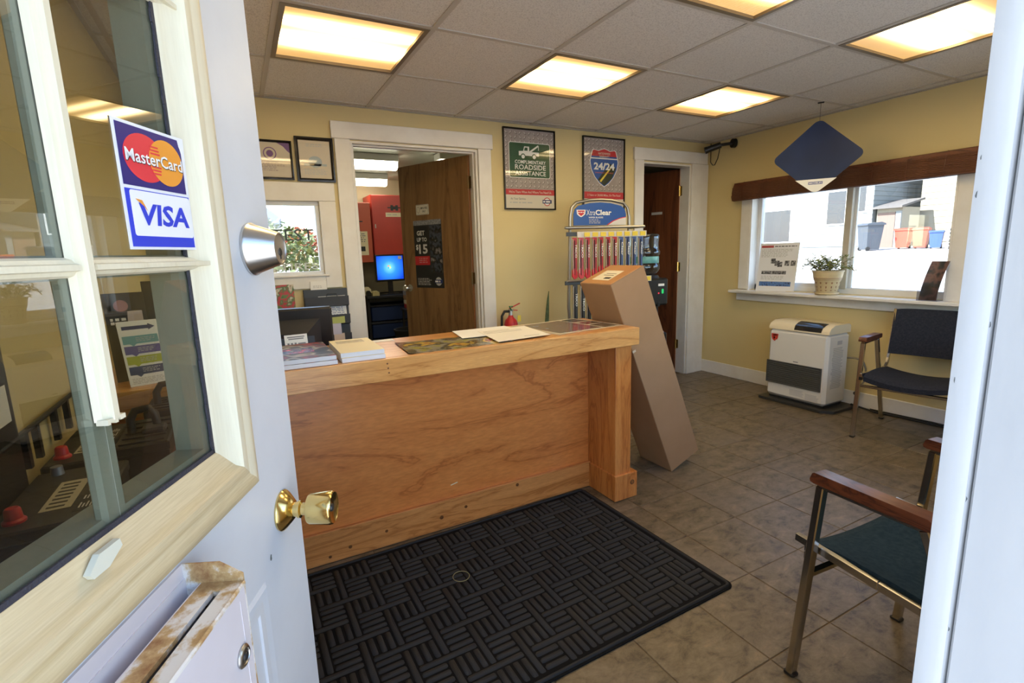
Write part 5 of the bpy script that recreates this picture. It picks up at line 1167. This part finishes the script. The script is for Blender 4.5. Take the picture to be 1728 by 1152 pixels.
flat(t, 'crest', mat('pink_crest', (.38, .16, .18), .5), [ell(-.01, .255, .02, .02)], -.0006); lines(t, -.045, .045, .19, .215, 2, -.0006, WHITEP, fill=.7, ragged=.05); flat(t, 'letter_sheet', mat('blush_paper', (.50, .42, .40), .5), [[(-.02, .0), (.045, .0), (.045, .235), (.005, .235)]], -.001)
t, w_ = leaning('display_easel', 'tall black easel frame standing on the counter end', 'easel', (-.30, 2.15), (-.165, 2.17), .33, .26, .010, BLACK)
t, w_ = leaning('grey_pad', 'grey printed pad propped behind the black easel', 'notepad', (-.245, 2.25), (-.085, 2.265), .22, .2, .006, mat('grey_paper', (.40, .39, .37), .5)); lines(t, -.06, .05, .10, .17, 6, -.0006, GREYINK)
t, w_ = leaning('calendar_card', 'spiral topped card with a red banner propped on the counter', 'calendar', (-.10, 2.12), (.02, 2.13), .20, .16, .004, mat('pale_teal_paper', (.42, .50, .50), .5)); flat(t, 'banner', RED, [rectp(-.055, .055, .155, .19)], -.0006)
obj('spiral', MB().tube([(-.05+.1*k/40, .001+.005*math.cos(k*PI/2), .2+.005*math.sin(k*PI/2)) for k in range(41)], .0008, 4), STEEL, t)

# ================================================================== OFFICE beyond the doorway
OX0, OX1, OY0, OY1, OZ = .70, 3.0, YB+.12, 7.2, 2.32
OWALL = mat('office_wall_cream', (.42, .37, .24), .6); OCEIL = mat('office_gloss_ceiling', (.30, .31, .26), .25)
OPL = [(.66, OY0), (4.32, OY0), (4.32, OY1+.1), (1.36, OY1+.1)]
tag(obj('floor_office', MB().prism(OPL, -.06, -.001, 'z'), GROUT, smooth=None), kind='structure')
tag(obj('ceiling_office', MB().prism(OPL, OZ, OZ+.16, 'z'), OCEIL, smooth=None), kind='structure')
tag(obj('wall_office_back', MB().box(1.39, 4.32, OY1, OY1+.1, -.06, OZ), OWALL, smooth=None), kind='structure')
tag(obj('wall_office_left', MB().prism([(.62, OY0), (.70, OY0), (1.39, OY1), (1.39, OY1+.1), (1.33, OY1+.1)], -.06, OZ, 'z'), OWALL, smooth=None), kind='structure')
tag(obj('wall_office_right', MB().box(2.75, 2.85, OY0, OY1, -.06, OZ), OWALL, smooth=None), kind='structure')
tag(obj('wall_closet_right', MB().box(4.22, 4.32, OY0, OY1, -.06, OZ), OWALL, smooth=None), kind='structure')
for k, (x0, x1, y, lab) in enumerate(((1.08, 1.60, 5.48, 'long fluorescent office fixture just beyond the doorway'), (1.36, 1.82, 6.75, 'fluorescent office fixture above the red cabinets'), (1.95, 2.6, 5.2, 'fluorescent office fixture over the top of the open office door'))):
    t = thing('fluorescent_fixture', lab, 'ceiling light', ((x0+x1)/2, y, OZ), 0, 'fluorescent fixtures in the office')
    hx = (x1-x0)/2; obj('housing', MB().box(-hx, hx, -.09, .09, -.07, -.001, .004), mat('fixture_white', (.50, .50, .46), .5) if k == 0 else bpy.data.materials['fixture_white'], t)
    obj('diffuser', MB().prism([(-.085, -.07), (-.07, -.125), (-.03, -.145), (.03, -.145), (.07, -.125), (.085, -.07)], -hx+.01, hx-.01, 'x'), FLUO, t, smooth=60)
def cabinet(label, x0, x1, z0, z1, y0, y1, m, marks):
    t = thing('wall_cabinet', label, 'cabinet', ((x0+x1)/2, y1, z0)); hx = (x1-x0)/2; h = z1-z0; d = y1-y0
    obj('body', MB().box(-hx, hx, -d+.02, -.001, 0, h), m, t, smooth=None); dr = obj('door', MB().box(-hx+.004, hx-.004, -d, -d+.018, .004, h-.004, .004), m, t)
    obj('handle', MB().bar((-hx+.035, -d-.012, h*.46), (-hx+.035, -d-.012, h*.46+.05), .012, .01, (0, 1, 0)), STEEL, dr)
    marks(t, hx, h, -d-.0006); return t
def mk1(t, hx, h, y):
    flat(t, 'emblem', INK, [rectp(-.05, .05, h-.20, h-.13), rectp(-.09, -.05, h-.17, h-.155), rectp(.05, .09, h-.17, h-.155)], y); flat(t, 'emblem_split', REDCAB, [rectp(-.015, .015, h-.2, h-.185), rectp(-.015, .015, h-.145, h-.13)], y-.0003); flat(t, 'label_strip', CREAMP, [rectp(-.12, .12, h-.28, h-.225)], y); lines(t, -.10, .10, h-.265, h-.24, 1, y-.0004, LGREY)
def mk2(t, hx, h, y):
    flat(t, 'emblem', INK, [rectp(hx-.24, hx-.16, h-.27, h-.21), rectp(hx-.16, hx-.11, h-.245, h-.23)], y); flat(t, 'notice', CREAMP, [rectp(hx-.22, hx-.06, h-.66, h-.36)], y); lines(t, hx-.20, hx-.08, h-.50, h-.38, 5, y-.0004, GREYINK); flat(t, 'notice_photo', INK, [rectp(hx-.16, hx-.10, h-.61, h-.55)], y-.0004)
cabinet('bright red metal wall cabinet with a black emblem in the office', 1.60, 2.20, 1.285, 2.07, 6.75, 7.19, REDCAB, mk1)
cabinet('orange red metal wall cabinet with a pinned notice in the office', 1.385, 1.575, 1.21, 1.965, 6.70, 7.19, ORGCAB, mk2)
dk = thing('office_desk', 'dark office desk under the red cabinets', 'desk', (1.7, 6.85, 0)); obj('desktop', MB().box(1.40, 2.6, 6.48, 7.19, .755, .785, .003), BLACKM, dk, w=True)
for x in (1.42, 2.57): obj('side_panel', MB().box(x-.015, x+.015, 6.52, 7.18, 0, .755), BLACKM, dk, w=True)
om = thing('office_monitor', 'lit computer monitor with blue desktop on the office desk', 'monitor', (1.77, 6.68, .786), math.radians(4))
obj('casing', MB().box(-.195, .195, 0, .03, .17, .52, .006).box(-.03, .03, .02, .05, .0, .25).box(-.11, .11, -.06, .10, 0, .012, .003), BLACK, om)
def screen():
    m, n, l, b = nm('blue_desktop_screen'); b.inputs['Base Color'].default_value = (.01, .01, .02, 1)
    tc = n.new('ShaderNodeTexCoord'); gr = n.new('ShaderNodeVectorMath'); gr.operation = 'DISTANCE'; l.new(tc.outputs['Object'], gr.inputs[0]); gr.inputs[1].default_value = (-.01, 0, .35)
    r = n.new('ShaderNodeValToRGB'); e = r.color_ramp.elements; e[0].color = (.16, .55, .95, 1); e[0].position = 0; e[1].color = (.0, .03, .42, 1); e[1].position = .22; k = e.new(.09); k.color = (.02, .20, .80, 1)
    l.new(gr.outputs['Value'], r.inputs[0]); l.new(r.outputs[0], b.inputs['Emission Color']); b.inputs['Emission Strength'].default_value = 1.1; return m
flat(om, 'screen', screen(), [rectp(-.178, .178, .195, .50)], -.0008)
for dx, dz, c in ((-.022, .01, (.9, .2, .03)), (.0, .013, (.35, .7, .05)), (-.02, -.014, (.03, .35, .9)), (.002, -.011, (.95, .7, .05))): flat(om, 'desktop_logo', emit('logo_colour', c, .9), [[(-.01+dx, .35+dz), (.008+dx, .353+dz), (.01+dx, .371+dz), (-.008+dx, .368+dz)]], -.0012)
flat(om, 'screen_note', WHITE, [rectp(.115, .165, .455, .495)], -.0014)
for nme, lab, x, y, sz, m in (('desk_carton', 'small cream carton at the end of the office desk', 1.46, 6.78, (.05, .06, .11), CREAMP), ('paper_pile', 'low pile of yellowed papers on the office desk', 1.53, 6.60, (.045, .06, .06), mat('yellowed_paper', (.50, .42, .20), .6)), ('desk_phone', 'small dark phone on the office desk', 1.44, 6.58, (.025, .04, .07), BLACK)):
    tag(obj(nme, MB().prism([(-sz[0], 0), (sz[0], 0), (sz[0], sz[2]*.7), (sz[0]*.4, sz[2]), (-sz[0]*.6, sz[2]*.9), (-sz[0], sz[2]*.6)], -sz[1], sz[1]), m, None, (x, y, .786)), lab, nme.split('_')[-1])
BBIN = mat('dark_blue_bin', (.012, .03, .10), .45)
for k in range(3):
    t = thing('storage_bin', '%s dark blue storage bin under the office desk' % ('lower', 'middle', 'upper')[k], 'bin', (2.0, 6.75, .002+k*.225), 0, 'storage bins under the office desk'); obj('tub', MB().box(-.54, .54, -.17, .2, 0, .19, .01), BBIN, t); obj('rim', MB().box(-.55, .55, -.18, .21, .19, .215, .004), mat('bin_rim', (.03, .035, .045), .4) if k == 0 else bpy.data.materials['bin_rim'], t)
t = thing('waste_bin', 'black waste bin on the office floor behind the door', 'bin', (1.72, 5.75, .0)); obj('tub', MB().lathe([(.15, 0), (.19, .42), (.2, .42), (.2, .44), (.18, .44), (.14, .02)], 22), BLACKM, t)
for k in range(4): tag(obj('parts_box', MB().box(-.12, .12, -.10, .10, 0, .055, .003), [WRED, CREAMP, CARD, mat('grey_box', (.25, .25, .26), .5)][k], None, (1.96, 6.30, .62+k*.056), (0, 0, random.uniform(-.1, .1))), '%s flat parts box piled on the stool in the office' % ('red', 'cream', 'brown', 'grey')[k], 'box', 'parts boxes piled in the office')
t = thing('stool', 'dark metal stool carrying parts boxes in the office', 'stool', (1.96, 6.30, 0)); obj('seat', MB().box(-.16, .16, -.14, .14, .595, .619, .004), DARKMETAL, t)
for a in (-.13, .13):
    for b in (-.115, .115): obj('leg', MB().box(a-.012, a+.012, b-.012, b+.012, 0, .595), DARKMETAL, t)

# ================================================================== OUTSIDE
CONC = mat('pale_concrete_yard', (.44, .43, .41), .9, var=(.6, (.34, .33, .31), 5), coord='Object')
def gz(x): return -.09+max(0, x-6)*.0405
mb = MB().add([(-60, -40, -.09), (6, -40, -.09), (6, 80, -.09), (-60, 80, -.09), (120, -40, gz(120)), (120, 80, gz(120))], [(0, 1, 2, 3), (1, 4, 5, 2)])
yd = tag(obj('ground', mb, CONC, None, smooth=None, fix=False), 'pale concrete yard around the shop', kind='structure')
for p in yd.data.polygons:
    if p.normal.z < 0: p.flip()
SD1 = mat('grey_clapboard', (.17, .19, .195), .7); SD2 = mat('pale_cream_clapboard', (.24, .22, .17), .7); ROOF = mat('grey_shingle', (.10, .095, .09), .9); DKW = mat('dark_window_glass', (.03, .035, .045), .15); SHED = mat('weathered_brown_door', (.16, .11, .09), .8)
def house(name, label, x0, x1, y0, y1, h, m, rm, wins, ridge, nb):
    zb = gz((x0+x1)/2)-.3
    t = thing(name, label, 'building', ((x0+x1)/2, (y0+y1)/2, zb))
    obj('walls', MB().box(x0+.02, x1, y0+.02, y1, zb, zb+h+.3), m, t, w=True, smooth=None)
    for k in range(nb):
        z = zb+.3+k*h/nb; q = MB().prism([(x0-.02, z), (x0+.02, z), (x0+.02, z+h/nb), (x0, z+h/nb)], y0-.01, y1); q.prism([(y0-.03, z), (y0+.02, z), (y0+.02, z+h/nb), (y0-.01, z+h/nb)], x0-.01, x1, 'x'); obj('siding_board', q, m, t, w=True, smooth=None)
    rf = MB().prism([(y0-.4, zb+h+.28), (y1+.4, zb+h+.28), ((y0+y1)/2, zb+h+.3+ridge)], x0-.35, x1+.35, 'x'); obj('roof', rf, rm, t, w=True, smooth=None)
    for (ya, yb2, za, zb2) in wins:
        f = obj('window', MB().box(x0-.06, x0-.0, ya-.09, yb2+.09, zb+za-.09, zb+zb2+.09), WHITEP, t, w=True, smooth=None); p_ = MB().box(x0-.075, x0-.06, ya, yb2, zb+za, zb+zb2); 
        p_.v = [tuple(Vector(p)-t.location) for p in p_.v]; obj('pane', p_, DKW, f, smooth=None)
    return t
house('clapboard_house', 'grey clapboard house seen through the window beyond the flyer', 30.8, 37, 15.6, 20, 5.4, SD1, ROOF, [(17.0, 18.0, 1.6, 3.4), (15.95, 16.4, 2.2, 3.5)], 2.0, 22)
house('white_garage', 'white low garage beyond the grey clapboard house', 38, 45, 22.5, 32, 4.4, mat('white_clapboard', (.34, .34, .33), .7), ROOF, [(25, 28, .4, 2.8)], 1.6, 14)
house('cream_building', 'cream shingled building with exposed courses behind the red bins', 33.6, 40, 6.5, 14.6, 6.6, SD2, ROOF, [(9.6, 10.7, 2.2, 3.8)], 2.0, 20)
t = thing('lean_to_shed', 'small lean-to shed with a weathered brown door', 'shed', (31.8, 14.85, gz(31))); z = gz(31)
obj('walls', MB().box(31.0, 32.8, 14.25, 15.45, z-.2, z+2.1), SD2, t, w=True, smooth=None); obj('roof', MB().prism([(30.6, z+2.05), (32.9, z+2.5), (32.9, z+2.6), (30.6, z+2.15)], 14.1, 15.5), ROOF, t, w=True, smooth=None); obj('door', MB().box(30.96, 31.0, 14.55, 15.4, z-.1, z+1.85), SHED, t, w=True); obj('side_post', MB().box(30.9, 31.0, 14.25, 14.5, z-.2, z+1.9), SD1, t, w=True)
def wheelie(label, x, y, m, s=1, rz=0, tiltx=0):
    t = thing('wheeled_bin', label, 'bin', (x, y, gz(x)+.005), rot=(0, tiltx, rz), group='bins in the yard'); obj('tub', MB().add([(-.24*s, -.26*s, .05), (.24*s, -.26*s, .05), (.24*s, .26*s, .05), (-.24*s, .26*s, .05), (-.31*s, -.34*s, 1.0*s), (.31*s, -.34*s, 1.0*s), (.31*s, .34*s, 1.0*s), (-.31*s, .34*s, 1.0*s)], [(0, 3, 2, 1), (4, 5, 6, 7), (0, 1, 5, 4), (1, 2, 6, 5), (2, 3, 7, 6), (3, 0, 4, 7)]), m, t)
    obj('lid', MB().prism([(-.36*s, 1.0*s), (.36*s, 1.0*s), (.33*s, 1.06*s), (-.2*s, 1.12*s), (-.36*s, 1.06*s)], -.37*s, .37*s), m, t)
    for a in (-.25, .25): obj('wheel', MB().cone((.2*s, a*s-.03, .1), (.2*s, a*s+.03, .1), .1, .1, 14), BLACKM, t)
    return t
wheelie('dark grey wheeled refuse cart by the shed door', 28.3, 14.35, mat('cart_grey', (.05, .06, .075), .5), 1.25, 2.6, .0)
REDB = mat('red_bin_plastic', (.42, .06, .035), .5)
wheelie('red tub bin in the yard next to the shed', 29.5, 13.4, REDB, .9, .1); wheelie('red tub bin in the yard beside the blue recycling box', 29.5, 12.65, REDB, .9, .2)
wheelie('blue recycling box in the yard beside the red tubs', 29.2, 11.9, mat('blue_bin_plastic', (.03, .07, .26), .5), .75, .3)
t = thing('pallet_stack', 'stack of grey wooden pallets in the yard', 'pallets', (29.2, 10.85, gz(29.2)), .1); PAL = mat('grey_pallet_wood', (.22, .22, .21), .9)
for k in range(6):
    for b in (-.45, 0, .45): obj('stringer', MB().box(-.5, .5, b-.05, b+.05, k*.16, k*.16+.1), PAL, t, smooth=None)
    for a in (-.42, -.14, .14, .42): obj('plank', MB().box(a-.06, a+.06, -.55, .55, k*.16+.1, k*.16+.125), PAL, t, smooth=None)
# behind the inner window: planting, a white shed and a car
def shrub(label, x, y, z, r, n, m):
    t = thing('shrub', label, 'shrub', (x, y, z)); lf = MB()
    for k in range(n):
        a = random.random()*2*PI; b = math.acos(random.uniform(-.3, 1)); q = r*(.55+.45*random.random()**.5)
        c = Vector((q*math.sin(b)*math.cos(a), q*math.sin(b)*math.sin(a), r*.8+q*math.cos(b))); d = Vector((random.uniform(-1, 1), random.uniform(-1, 1), random.uniform(-.6, .6))).normalized(); e = d.orthogonal().normalized(); L = random.uniform(.05, .11)
        lf.add([c, c+d*L*.5+e*L*.28, c+d*L, c+d*L*.5-e*L*.28], [(0, 1, 2, 3)])
    o = obj('foliage', lf, m, t, smooth=None, fix=False); tag(o, kind='stuff')
    for k in range(5): a = k*1.257; obj('stem', MB().tube([(0, 0, -.09-z), (.2*r*math.cos(a), .2*r*math.sin(a), r*.6), (.5*r*math.cos(a), .5*r*math.sin(a), r*1.3)], .018, 5), STEM, t)
LEAFG = mat('yard_leaf_green', (.045, .08, .018), .6, var=(3, (.13, .17, .05), 2)); LEAFD = mat('yard_leaf_dark', (.012, .022, .01), .6, var=(3, (.03, .05, .02), 2)); LEAFO = mat('orange_leaf', (.30, .06, .012), .6)
shrub('bright green shrub outside the inner window', .28, 6.6, .35, .78, 2600, LEAFG); shrub('dark green shrub outside at the inner window edge', .50, 6.0, .30, .42, 1200, LEAFD); shrub('orange leaved shrub outside behind the green shrubs', .86, 8.1, 1.15, .33, 500, LEAFO)
t = thing('garden_shed', 'white gabled shed outside the inner window', 'shed', (-.75, 9.6, -.09)); obj('walls', MB().prism([(-1.2, 0), (1.2, 0), (1.2, 2.0), (0, 3.0), (-1.2, 2.0)], -1, 1), mat('shed_white', (.38, .40, .42), .7), t, smooth=None)
obj('roof', MB().prism([(-1.4, 1.85), (0, 3.05), (1.4, 1.85), (1.4, 1.97), (0, 3.17), (-1.4, 1.97)], -1.2, 1.15), mat('shed_roof_grey', (.35, .38, .43), .8), t, smooth=None)
t = thing('parked_car', 'silver car parked outside the inner window', 'car', (.02, 4.95, -.09), math.radians(12)); CARS = mat('silver_car_paint', (.28, .30, .31), .3, .5)
obj('body', MB().prism([(-1.0, .28), (.42, .28), (.46, .7), (.36, .92), (.02, 1.0), (-.22, 1.28), (-.9, 1.32), (-1.05, .95)], -.4, .4), CARS, t, smooth=30)
obj('windscreen', MB().prism([(.0, 1.01), (-.21, 1.27), (-.24, 1.25), (-.03, .99)], -.37, .37), DKW, t, smooth=None); obj('side_window', MB().prism([(-.85, 1.02), (-.12, 1.02), (-.27, 1.24), (-.8, 1.26)], -.405, -.40), DKW, t, smooth=None)
for x in (.15, -.75): obj('wheel', MB().cone((x, -.42, .29), (x, -.30, .29), .28, .28, 22), BLACKM, t)
